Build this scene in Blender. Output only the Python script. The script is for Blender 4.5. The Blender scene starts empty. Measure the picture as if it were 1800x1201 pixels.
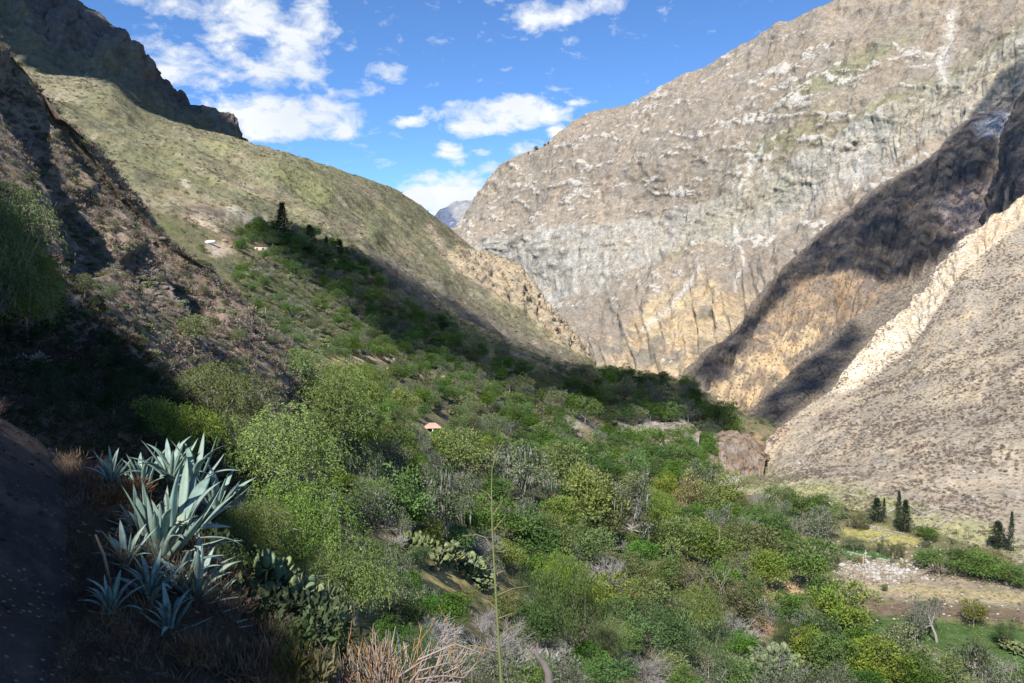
import bpy, math, random
import numpy as np
from mathutils import Vector, Matrix
from mathutils.bvhtree import BVHTree

random.seed(7); RNG = np.random.default_rng(7)
import time as _t
_T0 = _t.time()
def tick(n): print('TICK', n, round(_t.time() - _T0, 1))
SC = bpy.context.scene
COL = SC.collection

# ------------------------------------------------------------------ camera
PITCH = math.atan(120.5 / 1350.0)
cam_data = bpy.data.cameras.new('camera')
cam_data.lens = 27.0; cam_data.sensor_width = 36.0
cam_data.clip_start = 0.05; cam_data.clip_end = 20000
cam = bpy.data.objects.new('camera', cam_data); COL.objects.link(cam)
cam.rotation_euler = (math.radians(90) - PITCH, 0, 0)
SC.camera = cam

# ------------------------------------------------------------------ light
SUN_EL = math.radians(47.0)
SUN_AZ = math.radians(22.0)          # the sun stands behind the camera, this far to its left
S = np.array([-math.sin(SUN_AZ) * math.cos(SUN_EL), -math.cos(SUN_AZ) * math.cos(SUN_EL), math.sin(SUN_EL)])
sun_data = bpy.data.lights.new('sun', 'SUN')
sun_data.energy = 5.0; sun_data.angle = math.radians(0.65); sun_data.color = (1.0, 0.955, 0.88)
sun = bpy.data.objects.new('sun', sun_data); COL.objects.link(sun)
sun.rotation_euler = Vector(S).to_track_quat('Z', 'Y').to_euler()
SC.view_settings.view_transform = 'Standard'; SC.view_settings.look = 'None'
SC.view_settings.exposure = 0.8; SC.view_settings.gamma = 1.0
SC.view_settings.use_curve_mapping = False
SC.cycles.max_bounces = 6; SC.cycles.diffuse_bounces = 2; SC.cycles.transparent_max_bounces = 8

def ray(px, py):
    cx = (px - 900.0) / 1350.0; cy = (600.5 - py) / 1350.0
    ca, sa = math.cos(PITCH), math.sin(PITCH)
    return np.array([cx, ca + cy * sa, -sa + cy * ca])
def P(px, py, Y):
    r = ray(px, py); return r * (Y / r[1])
def project(V):
    """world points (N,3) -> photo pixels"""
    ca, sa = math.cos(PITCH), math.sin(PITCH)
    f = V[:, 1] * ca - V[:, 2] * sa; u = V[:, 1] * sa + V[:, 2] * ca
    f = np.maximum(f, 0.05)
    return 900 + 1350 * V[:, 0] / f, 600.5 - 1350 * u / f

# ------------------------------------------------------------------ noise
_perm = np.random.default_rng(3).permutation(256).astype(np.int64)
_perm = np.concatenate([_perm, _perm, _perm])
_grad = np.random.default_rng(5).normal(size=(256, 3)); _grad /= np.linalg.norm(_grad, axis=1)[:, None]
def perlin(X):
    i = np.floor(X).astype(np.int64); f = X - i; i &= 255
    u = f * f * f * (f * (f * 6 - 15) + 10)
    out = 0
    for dx in (0, 1):
        for dy in (0, 1):
            for dz in (0, 1):
                h = _perm[_perm[_perm[i[:, 0] + dx] + i[:, 1] + dy] + i[:, 2] + dz]
                g = _grad[h]
                d = (g[:, 0] * (f[:, 0] - dx) + g[:, 1] * (f[:, 1] - dy) + g[:, 2] * (f[:, 2] - dz))
                w = (u[:, 0] if dx else 1 - u[:, 0]) * (u[:, 1] if dy else 1 - u[:, 1]) * (u[:, 2] if dz else 1 - u[:, 2])
                out = out + w * d
    return out * 1.5
def fbm(X, octv=5, lac=2.03, gain=0.5, ridged=False):
    a = 1.0; s = 0; t = 0; X = np.array(X, dtype=float)
    for k in range(octv):
        n = perlin(X + 17.3 * k)
        if ridged: n = 1 - 2.2 * np.abs(n)
        s = s + a * n; t += a; a *= gain; X = X * lac
    return s / t
def sstep(a, b, x):
    t = np.clip((x - a) / (b - a), 0, 1); return t * t * (3 - 2 * t)
def mixc(c, d, t):
    return c * (1 - t[:, None]) + np.array(d)[None, :] * t[:, None]
def seg_dist(px, py, pts):
    """pixel distance to a polyline"""
    best = np.full(px.shape, 1e9)
    for (x0, y0), (x1, y1) in zip(pts[:-1], pts[1:]):
        dx, dy = x1 - x0, y1 - y0; L = dx * dx + dy * dy + 1e-9
        t = np.clip(((px - x0) * dx + (py - y0) * dy) / L, 0, 1)
        best = np.minimum(best, np.hypot(px - x0 - t * dx, py - y0 - t * dy))
    return best
def seg_sdist(px, py, pts):
    """signed distance: positive to the right of a line drawn downwards"""
    best = np.full(px.shape, 1e9); sg = np.zeros(px.shape); end = np.zeros(px.shape)
    n = len(pts) - 1
    for k, ((x0, y0), (x1, y1)) in enumerate(zip(pts[:-1], pts[1:])):
        dx, dy = x1 - x0, y1 - y0; L = dx * dx + dy * dy + 1e-9
        t = ((px - x0) * dx + (py - y0) * dy) / L; tc_ = np.clip(t, 0, 1)
        d = np.hypot(px - x0 - tc_ * dx, py - y0 - tc_ * dy); s = np.sign((px - x0) * dy - (py - y0) * dx)
        m = d < best; best = np.where(m, d, best); sg = np.where(m, s, sg); end = np.where(m, (k + tc_) / n, end)
    return best * sg, end
def in_poly(px, py, poly):
    ins = np.zeros(px.shape, bool); n = len(poly)
    for k in range(n):
        x0, y0 = poly[k]; x1, y1 = poly[(k + 1) % n]
        if y0 == y1: continue
        c = ((y0 > py) != (y1 > py)) & (px < (x1 - x0) * (py - y0) / (y1 - y0) + x0)
        ins ^= c
    return ins
def poly_mask(px, py, poly, soft=8.0, nz=0):
    d = seg_dist(px, py, list(poly) + [poly[0]])
    d = np.where(in_poly(px, py, poly), d, -d) + nz
    return sstep(-soft, soft, d)

# ------------------------------------------------------------------ objects
def tag(o, label=None, cat=None, group=None, kind=None):
    if label: o['label'] = label
    if cat: o['category'] = cat
    if group: o['group'] = group
    if kind: o['kind'] = kind
    return o
def mesh_np(name, V, F, mat=None, col=None, smooth=False):
    """V (N,3); F (M,3) or (M,4) int array, or a list of such arrays"""
    Fs = F if isinstance(F, (list, tuple)) else [F]
    Fs = [np.asarray(f) for f in Fs if len(f)]
    me = bpy.data.meshes.new(name)
    me.vertices.add(len(V)); me.vertices.foreach_set('co', np.asarray(V, dtype=np.float32).ravel())
    idx = np.concatenate([f.ravel() for f in Fs]).astype(np.int32)
    tot = np.concatenate([np.full(len(f), f.shape[1]) for f in Fs]).astype(np.int32)
    st = np.concatenate([[0], np.cumsum(tot)[:-1]]).astype(np.int32)
    me.loops.add(len(idx)); me.loops.foreach_set('vertex_index', idx)
    me.polygons.add(len(tot)); me.polygons.foreach_set('loop_start', st); me.polygons.foreach_set('loop_total', tot)
    if smooth: me.polygons.foreach_set('use_smooth', np.ones(len(tot), bool))
    me.update(calc_edges=True)
    if col is not None:
        c = np.ones((len(V), 4), dtype=np.float32); c[:, :col.shape[1]] = col
        at = me.color_attributes.new('col', 'FLOAT_COLOR', 'POINT'); at.data.foreach_set('color', c.ravel())
    if mat: me.materials.append(mat)
    return me
def add(name, me, parent=None, loc=None):
    o = bpy.data.objects.new(name, me); COL.objects.link(o)
    if parent: o.parent = parent
    if loc is not None: o.location = tuple(float(c) for c in loc)
    return o
def empty(name, loc, rz=0):
    o = bpy.data.objects.new(name, None); COL.objects.link(o)
    o.location = tuple(float(c) for c in loc); o.rotation_euler = (0, 0, rz); o.empty_display_size = 0.3; return o

# ------------------------------------------------------------------ materials
def mk(name):
    m = bpy.data.materials.new(name); m.use_nodes = True
    nt = m.node_tree; b = nt.nodes['Principled BSDF']
    b.inputs['Roughness'].default_value = 0.9
    b.inputs['Specular IOR Level'].default_value = 0.15
    return m, nt, b
def N(nt, typ, **kw):
    n = nt.nodes.new(typ)
    for k, v in kw.items():
        if k in n.inputs.keys() if isinstance(k, str) else False: n.inputs[k].default_value = v
        else: setattr(n, k, v)
    return n
def noise_node(nt, vec, scale, detail=6, rough=0.6, dist=0.0):
    n = nt.nodes.new('ShaderNodeTexNoise'); n.inputs['Scale'].default_value = scale
    n.inputs['Detail'].default_value = detail; n.inputs['Roughness'].default_value = rough
    n.inputs['Distortion'].default_value = dist
    if vec: nt.links.new(vec, n.inputs['Vector'])
    return n.outputs['Fac']
def mathn(nt, op, a, b=None, c=None, clamp=False):
    n = nt.nodes.new('ShaderNodeMath'); n.operation = op; n.use_clamp = clamp
    for i, v in enumerate((a, b, c)):
        if v is None: continue
        if isinstance(v, (int, float)): n.inputs[i].default_value = v
        else: nt.links.new(v, n.inputs[i])
    return n.outputs[0]
def mapr(nt, v, a, b, c=0.0, d=1.0):
    n = nt.nodes.new('ShaderNodeMapRange'); nt.links.new(v, n.inputs[0])
    for i, x in enumerate((a, b, c, d)): n.inputs[i + 1].default_value = x
    return n.outputs[0]
def mixrgb(nt, fac, a, b, mode='MIX'):
    n = nt.nodes.new('ShaderNodeMix'); n.data_type = 'RGBA'; n.blend_type = mode
    for s, v in ((n.inputs[0], fac), (n.inputs[6], a), (n.inputs[7], b)):
        if isinstance(v, (int, float)): s.default_value = v
        elif isinstance(v, tuple): s.default_value = (*v, 1)
        else: nt.links.new(v, s)
    return n.outputs[2]
def vscale(nt, vec, s, rot=(0, 0, 0)):
    n = nt.nodes.new('ShaderNodeMapping'); nt.links.new(vec, n.inputs[0])
    n.inputs['Scale'].default_value = s; n.inputs['Rotation'].default_value = rot
    return n.outputs[0]

def terrain_mat(name, unit, dots=0.0, dot_col=(0.06, 0.05, 0.035), dot_scale=1.0, rock_col=(0.5, 0.46, 0.42), bump=1.0, stretch=(1, 1, 1), rot=(0, 0, 0), streak=0.0, pale=0.0):
    """ground whose colour is its vertex colour, broken by grain at the scale of one unit (m);
    the alpha of the vertex colour is how much bare rock shows"""
    m, nt, b = mk(name)
    at = N(nt, 'ShaderNodeAttribute', attribute_name='col')
    geo = nt.nodes.new('ShaderNodeNewGeometry'); pos = geo.outputs['Position']
    p1 = vscale(nt, pos, tuple(x / unit for x in stretch), rot)
    n1 = noise_node(nt, p1, 1.0, 8, 0.68, 0.3)
    n2 = noise_node(nt, p1, 0.23, 6, 0.6)
    n3 = noise_node(nt, p1, 3.1, 5, 0.7)
    base = at.outputs['Color']
    # grain
    f = mapr(nt, n1, 0.3, 0.7, 0.66, 1.36)
    hs = nt.nodes.new('ShaderNodeVectorMath'); hs.operation = 'SCALE'
    nt.links.new(base, hs.inputs[0]); nt.links.new(f, hs.inputs['Scale']); c = hs.outputs[0]
    # warm/cool drift
    c = mixrgb(nt, mapr(nt, n2, 0.42, 0.62, 0.0, 0.55), c, mixrgb(nt, 1.0, c, (1.12, 1.0, 0.85), 'MULTIPLY'))
    # bare rock where alpha says so, edges broken by noise
    rk = mathn(nt, 'ADD', at.outputs['Alpha'], mapr(nt, n1, 0.3, 0.7, -0.42, 0.42))
    rk = mapr(nt, rk, 0.5, 0.62, 0.0, 1.0)
    rc = mixrgb(nt, mapr(nt, n3, 0.35, 0.65), tuple(x * 0.62 for x in rock_col), rock_col)
    if streak:
        sp = vscale(nt, pos, (1 / unit, 1 / unit, 0.07 / unit)); ns = noise_node(nt, sp, 1.6, 5, 0.65)
        rc = mixrgb(nt, mapr(nt, ns, 0.35, 0.62, 0.0, streak), rc, tuple(x * 0.5 for x in rock_col))
    c = mixrgb(nt, rk, c, rc)
    if pale:      # loose pale stones
        v = nt.nodes.new('ShaderNodeTexVoronoi'); nt.links.new(p1, v.inputs[0]); v.inputs['Scale'].default_value = 2.3
        st = mathn(nt, 'LESS_THAN', v.outputs['Distance'], 0.2)
        st = mathn(nt, 'MULTIPLY', st, mapr(nt, n2, 0.45, 0.6, 0.15, 1.0)); st = mathn(nt, 'MULTIPLY', st, pale)
        c = mixrgb(nt, st, c, (0.42, 0.385, 0.34))
    if dots:      # low dry bushes too small to build one by one
        v = nt.nodes.new('ShaderNodeTexVoronoi'); v.inputs['Scale'].default_value = dot_scale
        pd = vscale(nt, pos, (1 / unit,) * 3); nt.links.new(pd, v.inputs[0]); v.inputs['Randomness'].default_value = 0.95
        dn = mathn(nt, 'ADD', v.outputs['Distance'], mapr(nt, n3, 0.3, 0.7, -0.22, 0.22))
        dm = mapr(nt, dn, 0.26, 0.36, dots, 0.0)
        dm = mathn(nt, 'MULTIPLY', dm, mapr(nt, rk, 0.0, 1.0, 1.0, 0.25))
        c = mixrgb(nt, dm, c, dot_col)
    nt.links.new(c, b.inputs['Base Color'])
    bp = nt.nodes.new('ShaderNodeBump'); bp.inputs['Strength'].default_value = 0.9 * bump
    bp.inputs['Distance'].default_value = unit * 0.5
    nt.links.new(mathn(nt, 'ADD', n1, mathn(nt, 'MULTIPLY', n3, 0.35)), bp.inputs['Height'])
    nt.links.new(bp.outputs[0], b.inputs['Normal'])
    b.inputs['Specular IOR Level'].default_value = 0.05
    return m

# ------------------------------------------------------------------ sky with clouds
W = bpy.data.worlds.new('World'); SC.world = W; W.use_nodes = True
wn = W.node_tree; bg = wn.nodes['Background']
sky = wn.nodes.new('ShaderNodeTexSky'); sky.sky_type = 'NISHITA'; sky.sun_disc = False
sky.sun_elevation = SUN_EL; sky.sun_rotation = math.radians(180.0) + SUN_AZ
sky.altitude = 2600; sky.air_density = 1.0; sky.dust_density = 0.15; sky.ozone_density = 3.0
bg.inputs['Strength'].default_value = 0.066
W.cycles.sampling_method = 'MANUAL'; W.cycles.sample_map_resolution = 256
tc = wn.nodes.new('ShaderNodeTexCoord'); dvec = tc.outputs['Generated']
def vmath(nt, op, a, b=None):
    n = nt.nodes.new('ShaderNodeVectorMath'); n.operation = op
    for i, v in enumerate((a, b)):
        if v is None: continue
        if isinstance(v, tuple): n.inputs[i].default_value = v
        else: nt.links.new(v, n.inputs[i])
    return n
CLOUDS = [  # photo pixel centre, half width, half height, density
 (455,30,52,46,.85),(520,85,46,52,.95),(548,25,40,34,.75),(400,75,40,42,.7),(320,10,95,22,.7),(250,4,40,14,.6),(450,128,70,26,.85),(285,108,58,26,.9),(340,145,46,20,.65),(390,178,40,12,.45),
 (505,208,100,26,1.15),(425,222,48,24,1.0),(565,186,55,18,.9),(600,165,40,12,.6),(655,158,42,14,.62),(700,132,50,20,.62),(610,78,30,16,.45),
 (975,25,75,24,.8),(1040,8,60,22,.75),(930,38,40,10,.5),(868,5,24,10,.55),(1005,62,36,12,.42),(815,70,40,10,.4),
 (915,198,82,24,1.1),(860,228,62,16,1.0),(800,205,50,16,.72),(725,216,36,13,.72),(755,188,18,8,.5),(1015,176,24,7,.6),(985,235,34,13,.8),(925,262,36,14,.6),(790,270,30,13,.7),(857,268,18,6,.55),(635,250,30,9,.35),
 (790,345,85,34,1.25),(730,338,45,16,.6),(825,312,44,18,.7),(870,290,40,16,.7),(810,298,16,12,.5)]
nz1 = wn.nodes.new('ShaderNodeTexNoise'); nz1.inputs['Scale'].default_value = 11.0; nz1.inputs['Detail'].default_value = 8; nz1.inputs['Roughness'].default_value = 0.62
wn.links.new(vmath(wn, 'MULTIPLY', dvec, (1.0, 1.0, 1.7)).outputs[0], nz1.inputs['Vector'])
warp = vmath(wn, 'MULTIPLY', vmath(wn, 'SUBTRACT', nz1.outputs['Color'], (0.5, 0.5, 0.5)).outputs[0], (0.075, 0.075, 0.05))
dw = vmath(wn, 'ADD', dvec, warp.outputs[0]).outputs[0]
dens = None
for (px, py, hw, hh, w) in CLOUDS:
    c = ray(px, py); c = c / np.linalg.norm(c)
    k = 1350.0 / math.sqrt(1 + ((px - 900) / 1350) ** 2) * 1.0
    d = vmath(wn, 'SUBTRACT', dw, tuple(c))
    d = vmath(wn, 'MULTIPLY', d.outputs[0], (k / hw * 1.0, 1.5, k / hh * 1.0))
    q = vmath(wn, 'DOT_PRODUCT', d.outputs[0], d.outputs[0]).outputs['Value']
    g = mathn(wn, 'MULTIPLY_ADD', q, -0.5 * 1.0, w)
    dens = g if dens is None else mathn(wn, 'MAXIMUM', dens, g)
# behind and beside the camera broken cloud goes on, thinned to weaken the fill light
gen = wn.nodes.new('ShaderNodeTexNoise'); gen.inputs['Scale'].default_value = 3.2; gen.inputs['Detail'].default_value = 4
wn.links.new(vmath(wn, 'MULTIPLY', dvec, (1, 1, 2.2)).outputs[0], gen.inputs['Vector'])
sepd = wn.nodes.new('ShaderNodeSeparateXYZ'); wn.links.new(dvec, sepd.inputs[0])
gm = mathn(wn, 'MULTIPLY', mapr(wn, gen.outputs['Fac'], 0.56, 0.74, 0.0, 0.6), mapr(wn, sepd.outputs['Y'], 0.62, 0.4, 0.0, 1.0))
dens = mathn(wn, 'MAXIMUM', dens, gm)
nz2 = wn.nodes.new('ShaderNodeTexNoise'); nz2.inputs['Scale'].default_value = 26.0; nz2.inputs['Detail'].default_value = 9; nz2.inputs['Roughness'].default_value = 0.6; nz2.inputs['Distortion'].default_value = 0.4
wn.links.new(vmath(wn, 'MULTIPLY', dvec, (1.0, 1.0, 1.8)).outputs[0], nz2.inputs['Vector'])
fr = mapr(wn, nz2.outputs['Fac'], 0.25, 0.75, -0.68, 0.68)
alpha = mapr(wn, mathn(wn, 'ADD', dens, fr), 0.26, 1.0, 0.0, 1.0)
alpha = mathn(wn, 'POWER', alpha, 1.1, clamp=True)
nz3 = wn.nodes.new('ShaderNodeTexNoise'); nz3.inputs['Scale'].default_value = 9.0; nz3.inputs['Detail'].default_value = 5
wn.links.new(vmath(wn, 'ADD', dvec, (0.0, 0.0, 0.02)).outputs[0], nz3.inputs['Vector'])
ccol = mixrgb(wn, mapr(wn, nz3.outputs['Fac'], 0.35, 0.65), (7.2, 7.8, 8.5), (9.0, 9.2, 9.4))
skyc = mixrgb(wn, 1.0, sky.outputs[0], (0.60, 0.84, 1.08), 'MULTIPLY')
skyv = vmath(wn, 'SCALE', skyc); skyv.inputs['Scale'].default_value = 1.5
out = mixrgb(wn, alpha, skyv.outputs[0], ccol)
wn.links.new(out, bg.inputs['Color'])
# ------------------------------------------------------------------ terrain builders
def cr(p0, p1, p2, p3, t):
    return 0.5 * ((2 * p1) + (-p0 + p2) * t + (2 * p0 - 5 * p1 + 4 * p2 - p3) * t * t + (-p0 + 3 * p1 - 3 * p2 + p3) * t ** 3)
def resample(pts, n):
    """pts (k,3) world, at equal steps of their photo arc length -> (n,3); linear to keep the skyline exact"""
    px, py = project(pts)
    d = np.concatenate([[0], np.cumsum(np.hypot(np.diff(px), np.diff(py)))]); d /= d[-1]
    t = np.linspace(0, 1, n)
    return np.stack([np.interp(t, d, pts[:, k]) for k in range(3)], 1)
def loft(rows, nu, nvs):
    """rows: lists of (px,py,Y) or (k,3) arrays; returns grid (nv,nu,3), and v param"""
    R = []
    for r in rows:
        a = r if isinstance(r, np.ndarray) else np.array([P(*q) for q in r])
        R.append(resample(a, nu))
    out = []; vv = []
    for k in range(len(R) - 1):
        p0 = R[max(k - 1, 0)]; p1 = R[k]; p2 = R[k + 1]; p3 = R[min(k + 2, len(R) - 1)]
        n = nvs[k]
        for j in range(n + (1 if k == len(R) - 2 else 0)):
            t = j / n
            if k == 0: out.append(p1 * (1 - t) + p2 * t)
            else: out.append(cr(p1 if k == 1 else p0, p1, p2, p3, t))
            vv.append(k + t)
    return np.array(out), np.array(vv)
def grid_faces(nv, nu):
    i = np.arange((nv - 1) * (nu - 1)); r = i // (nu - 1); c = i % (nu - 1); a = r * nu + c
    return np.stack([a, a + 1, a + nu + 1, a + nu], 1)
def grid_normals(G):
    du = np.gradient(G, axis=1); dv = np.gradient(G, axis=0)
    n = np.cross(dv, du); n /= (np.linalg.norm(n, axis=2)[..., None] + 1e-9)
    return n
def face_up(G):
    n = grid_normals(G)
    if n[..., 2].mean() < 0: n = -n
    return n
BV = {}
def finish(name, G, mat, colfn, kind='structure', label=None):
    nv, nu, _ = G.shape; V = G.reshape(-1, 3)
    F = grid_faces(nv, nu)
    a, b, c = V[F[:, 0]], V[F[:, 1]], V[F[:, 2]]
    if np.cross(b - a, c - a)[:, 2].mean() < 0: F = F[:, ::-1]
    px, py = project(V)
    n = face_up(G).reshape(-1, 3)
    col = colfn(V, px, py, n)
    me = mesh_np(name, V, F, mat, col, smooth=True)
    o = add(name, me); tag(o, label=label, kind=kind)
    step = 1
    sub = max(1, int(round(math.sqrt(nv * nu / 40000)))) if name not in ('near_slope', 'near_ground', 'path', 'valley_ground') else (2 if name == 'valley_ground' else 1)
    if sub > 1:
        ri = np.unique(np.append(np.arange(0, nv, sub), nv - 1)); ci = np.unique(np.append(np.arange(0, nu, sub), nu - 1))
        Vb = G[np.ix_(ri, ci)].reshape(-1, 3); Fb = grid_faces(len(ri), len(ci))
    else: Vb, Fb = V, F
    BV[name] = BVHTree.FromPolygons(Vb.tolist(), Fb.tolist()); tick(name)
    return o

def back(pts, dy, dz, dx=0):
    a = np.array([P(*q) for q in pts]); return a + np.array([dx, dy, dz])

# ---- C: the great right-hand mountain
crest_C = [(560,520,2950),(700,440,2900),(800,403,2700),(815,382,2680),(835,352,2650),(858,315,2600),(880,290,2550),(900,278,2500),(925,268,2470),(955,258,2420),(975,240,2380),(1005,215,2350),(1040,197,2300),(1080,190,2250),(1110,183,2200),(1150,160,2150),(1200,132,2100),(1240,118,2050),(1290,88,2000),(1340,60,1940),(1370,39,1900),(1388,38,1890),(1420,22,1860),(1460,5,1820),(1560,-50,1750),(1700,-120,1650),(1900,-200,1550),(2200,-280,1450)]
rows = [back(crest_C, 350, -260), crest_C,
 [(560,560,2800),(700,520,2750),(850,400,2480),(1000,330,2180),(1200,255,1880),(1400,160,1670),(1600,80,1520),(1800,0,1420),(2200,-90,1300)],
 [(560,620,2700),(700,560,2650),(850,418,2380),(1000,402,2060),(1150,390,1860),(1300,335,1660),(1450,262,1520),(1600,180,1400),(1800,60,1290),(2200,0,1200)],
 [(560,700,2600),(700,620,2550),(900,500,2250),(960,535,2040),(1080,500,1830),(1200,440,1690),(1400,390,1490),(1560,290,1370),(1800,150,1240),(2200,90,1150)],
 [(560,800,2200),(700,760,2100),(900,700,1800),(1040,645,1600),(1180,660,1350),(1300,640,1230),(1500,560,1130),(1800,400,1030),(2200,310,960)],
 [(560,900,1900),(700,900,1700),(900,860,1400),(1040,800,1250),(1215,790,1080),(1320,770,1010),(1800,600,900),(2200,520,880)]]
G, vv = loft(rows, 620, [8, 110, 80, 60, 110, 20])
nrm = face_up(G); V = G.reshape(-1, 3); nf = nrm.reshape(-1, 3)
vfl = np.repeat(vv, G.shape[1]); ufl = np.tile(np.linspace(0, 1, G.shape[1]), G.shape[0])
big = fbm(V / 330.0, 6) * 38
med = fbm(V / 70.0 + 9, 5, ridged=True) * 10
gul = (fbm(np.stack([ufl * 26 + vfl * 1.2, vfl * 1.1, vfl * 0], 1), 5, ridged=True) - 0.2) * 14 * sstep(1.0, 1.4, vfl)
low = sstep(4.0, 4.6, vfl)
gul2 = (fbm(np.stack([ufl * 46 + 3, vfl * 0.9 - ufl * 8, vfl * 0], 1), 5, ridged=True)) * 30 * low
col_ = fbm(np.stack([ufl * 260, vfl * 1.4, vfl * 0], 1), 4) * 12 * sstep(2.95, 3.05, vfl) * (1 - sstep(3.9, 4.2, vfl))
# strata ledges: pale rock steps that run along the slope
strat = fbm(np.stack([V[:, 0] / 110, V[:, 1] / 110, (V[:, 2] + 0.25 * V[:, 0]) / 26], 1), 6, gain=0.62)
ledge = sstep(0.08, 0.22, strat)
strat_b = fbm(np.stack([V[:, 0] / 90, V[:, 1] / 90, (V[:, 2] - 0.45 * V[:, 0]) / 20], 1) + 40, 5, gain=0.6)
amp = np.clip(sstep(0.9, 1.15, vfl), 0.12, 1)
rim_n = fbm(V / 25.0, 4) * 7
disp = (big * sstep(1.0, 1.3, vfl) + med + gul + gul2 + col_ * 0.6 + ledge * 4.5) * amp + rim_n
Gd = (V + nf * disp[:, None]).reshape(G.shape)
C_led, C_v, C_u = ledge, vfl, ufl
def col_C(V, px, py, n):
    n0 = fbm(V / 180.0, 5); n1 = fbm(V / 40.0 + 4, 4)
    wx = px + n0 * 60; wy = py + n1 * 30
    c = np.tile(np.array([0.232, 0.205, 0.172]), (len(V), 1))
    c = mixc(c, (0.275, 0.236, 0.192), sstep(-0.1, 0.3, n0))
    # sparse green scrub in the shallow bowls
    for (x, y, a, b) in [(1430,290,70,32),(1330,350,60,28),(1560,225,70,22),(1490,120,60,20),(1600,175,50,20),(1280,380,50,24),(1760,90,60,24),(1390,240,50,20)]:
        g = np.exp(-(((wx - x) + (wy - y) * 0.8) / a) ** 2 - ((wy - y + (wx - x) * 0.45) / b) ** 2)
        c = mixc(c, (0.17, 0.19, 0.09), np.clip(g * 0.8, 0, 0.5))
    # grey columnar cliff band
    cl = sstep(2.93, 3.03, C_v + n1 * 0.08) * (1 - sstep(4.0, 4.12, C_v + n0 * 0.3))
    c = mixc(c, (0.30, 0.285, 0.25), cl * 0.75)
    c = mixc(c, (0.34, 0.30, 0.235), cl * sstep(0.05, 0.3, n1) * 0.7)
    grey = cl * (np.exp(-((wx - 960) / 120) ** 2) + np.exp(-((wx - 1480) / 70) ** 2) + np.exp(-((wx - 1130) / 50) ** 2) * 0.6)
    c = mixc(c, (0.31, 0.30, 0.272), np.clip(grey, 0, 0.7))
    st_ = fbm(np.stack([C_u * 420 + n1 * 1.5, C_v * 1.6, C_v * 0], 1), 4); c = c * (1 + (0.16 + 0.34 * cl) * st_)[:, None]
    # the warm flank low in the gorge
    yel = poly_mask(px, py, [(1060,640),(1090,600),(1180,505),(1250,500),(1310,530),(1290,600),(1230,650),(1200,670),(1100,660)], 18, n1 * 40)
    c = mixc(c, (0.44, 0.345, 0.215), yel * (0.5 + 0.4 * sstep(-0.1, 0.2, n1)))
    c = mixc(c, (0.17, 0.155, 0.13), yel * sstep(0.05, 0.3, fbm(V / 60.0 + 31, 4)) * 0.85)
    # pale scree chutes
    for ch, w in (([(1292,400),(1300,430),(1308,465),(1295,490),(1290,510)], 3.0), ([(1675,25),(1668,75),(1655,120),(1660,140)], 9), ([(1520,250),(1505,290),(1500,330)], 6), ([(1340,260),(1300,330)], 4), ([(1230,470),(1180,540),(1130,580)], 4)):
        d = seg_dist(px + n1 * 10, py, ch)
        c = mixc(c, (0.44, 0.42, 0.38), np.exp(-(d / w) ** 2) * 0.9)
    al = 0.24 + 0.36 * C_led * (1 - cl) + 0.30 * n1 + 0.15 * n0 + cl * 0.08 + 0.26 * sstep(0.1, 0.35, strat_b) * (1 - cl)
    al = al * (1 - 0.5 * sstep(4.15, 4.5, C_v)) * (1 - 0.6 * sstep(1100, 1500, V[:, 2] * 0 + px) * sstep(120, 20, py)) 
    return np.concatenate([c, np.clip(al, 0, 1)[:, None]], 1)
mC = terrain_mat('far_slope_rock', 13.0, dots=0.6, dot_scale=2.0, dot_col=(0.14, 0.12, 0.095), rock_col=(0.56, 0.525, 0.47), streak=0.5, bump=1.0)
finish('right_mountain', Gd, mC, col_C, label='huge brown mountain with pale rock ledges filling the upper right')

# ---- far peak in the notch
crest_N = [(700,440,6000),(765,392,6000),(778,380,5900),(790,366,5800),(800,358,5700),(815,354,5700),(835,353,5700),(900,330,5700),(1000,380,5700)]
rows = [back(crest_N, 500, -500), crest_N, [(700,480,5300),(780,420,5200),(850,450,5000),(1000,450,5000)], [(700,650,4500),(1000,650,4500)]]
G, vv = loft(rows, 90, [4, 30, 20]); V = G.reshape(-1, 3); nf = face_up(G).reshape(-1, 3)
Gd = (V + nf * (fbm(V / 350.0, 5, ridged=True) * 70)[:, None] * np.repeat(sstep(0.8, 1.2, vv) * 0.8 + 0.2, G.shape[1])[:, None]).reshape(G.shape)
mN = terrain_mat('far_peak_rock', 50.0, rock_col=(0.42, 0.42, 0.42))
finish('far_peak', Gd, mN, lambda V, px, py, n: np.concatenate([mixc(np.tile(np.array([0.25, 0.255, 0.27]), (len(V), 1)), (0.10, 0.13, 0.20), 1 - sstep(788, 794, px + (py - 370) * -0.6)), np.full((len(V), 1), 0.3)], 1), label='small grey peak in the notch between the mountains')

# ---- D: spur lying in cloud shadow, right
crest_D = [(1195,720,930),(1210,680,940),(1215,650,950),(1235,625,960),(1265,605,975),(1300,572,1000),(1340,520,1030),(1380,470,1060),(1420,430,1080),(1450,400,1100),(1490,372,1115),(1530,335,1130),(1580,308,1145),(1620,288,1160),(1650,262,1170),(1690,218,1180),(1720,200,1185),(1760,195,1180),(1850,130,1180),(2100,30,1150)]
rows = [back(crest_D, 160, -150), crest_D,
 [(1200,735,860),(1225,700,870),(1300,640,900),(1450,520,960),(1600,430,1000),(1800,330,1000),(2100,260,980)],
 [(1200,790,760),(1300,765,780),(1420,700,800),(1600,560,850),(1800,430,880),(2100,350,880)],
 [(1200,860,700),(1300,850,720),(1420,800,730),(1600,700,750),(1800,600,760),(2100,500,760)]]
G, vv = loft(rows, 330, [6, 90, 90, 10]); V = G.reshape(-1, 3); nf = face_up(G).reshape(-1, 3)
vD = np.repeat(vv, G.shape[1]); uD = np.tile(np.linspace(0, 1, G.shape[1]), G.shape[0])
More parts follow.
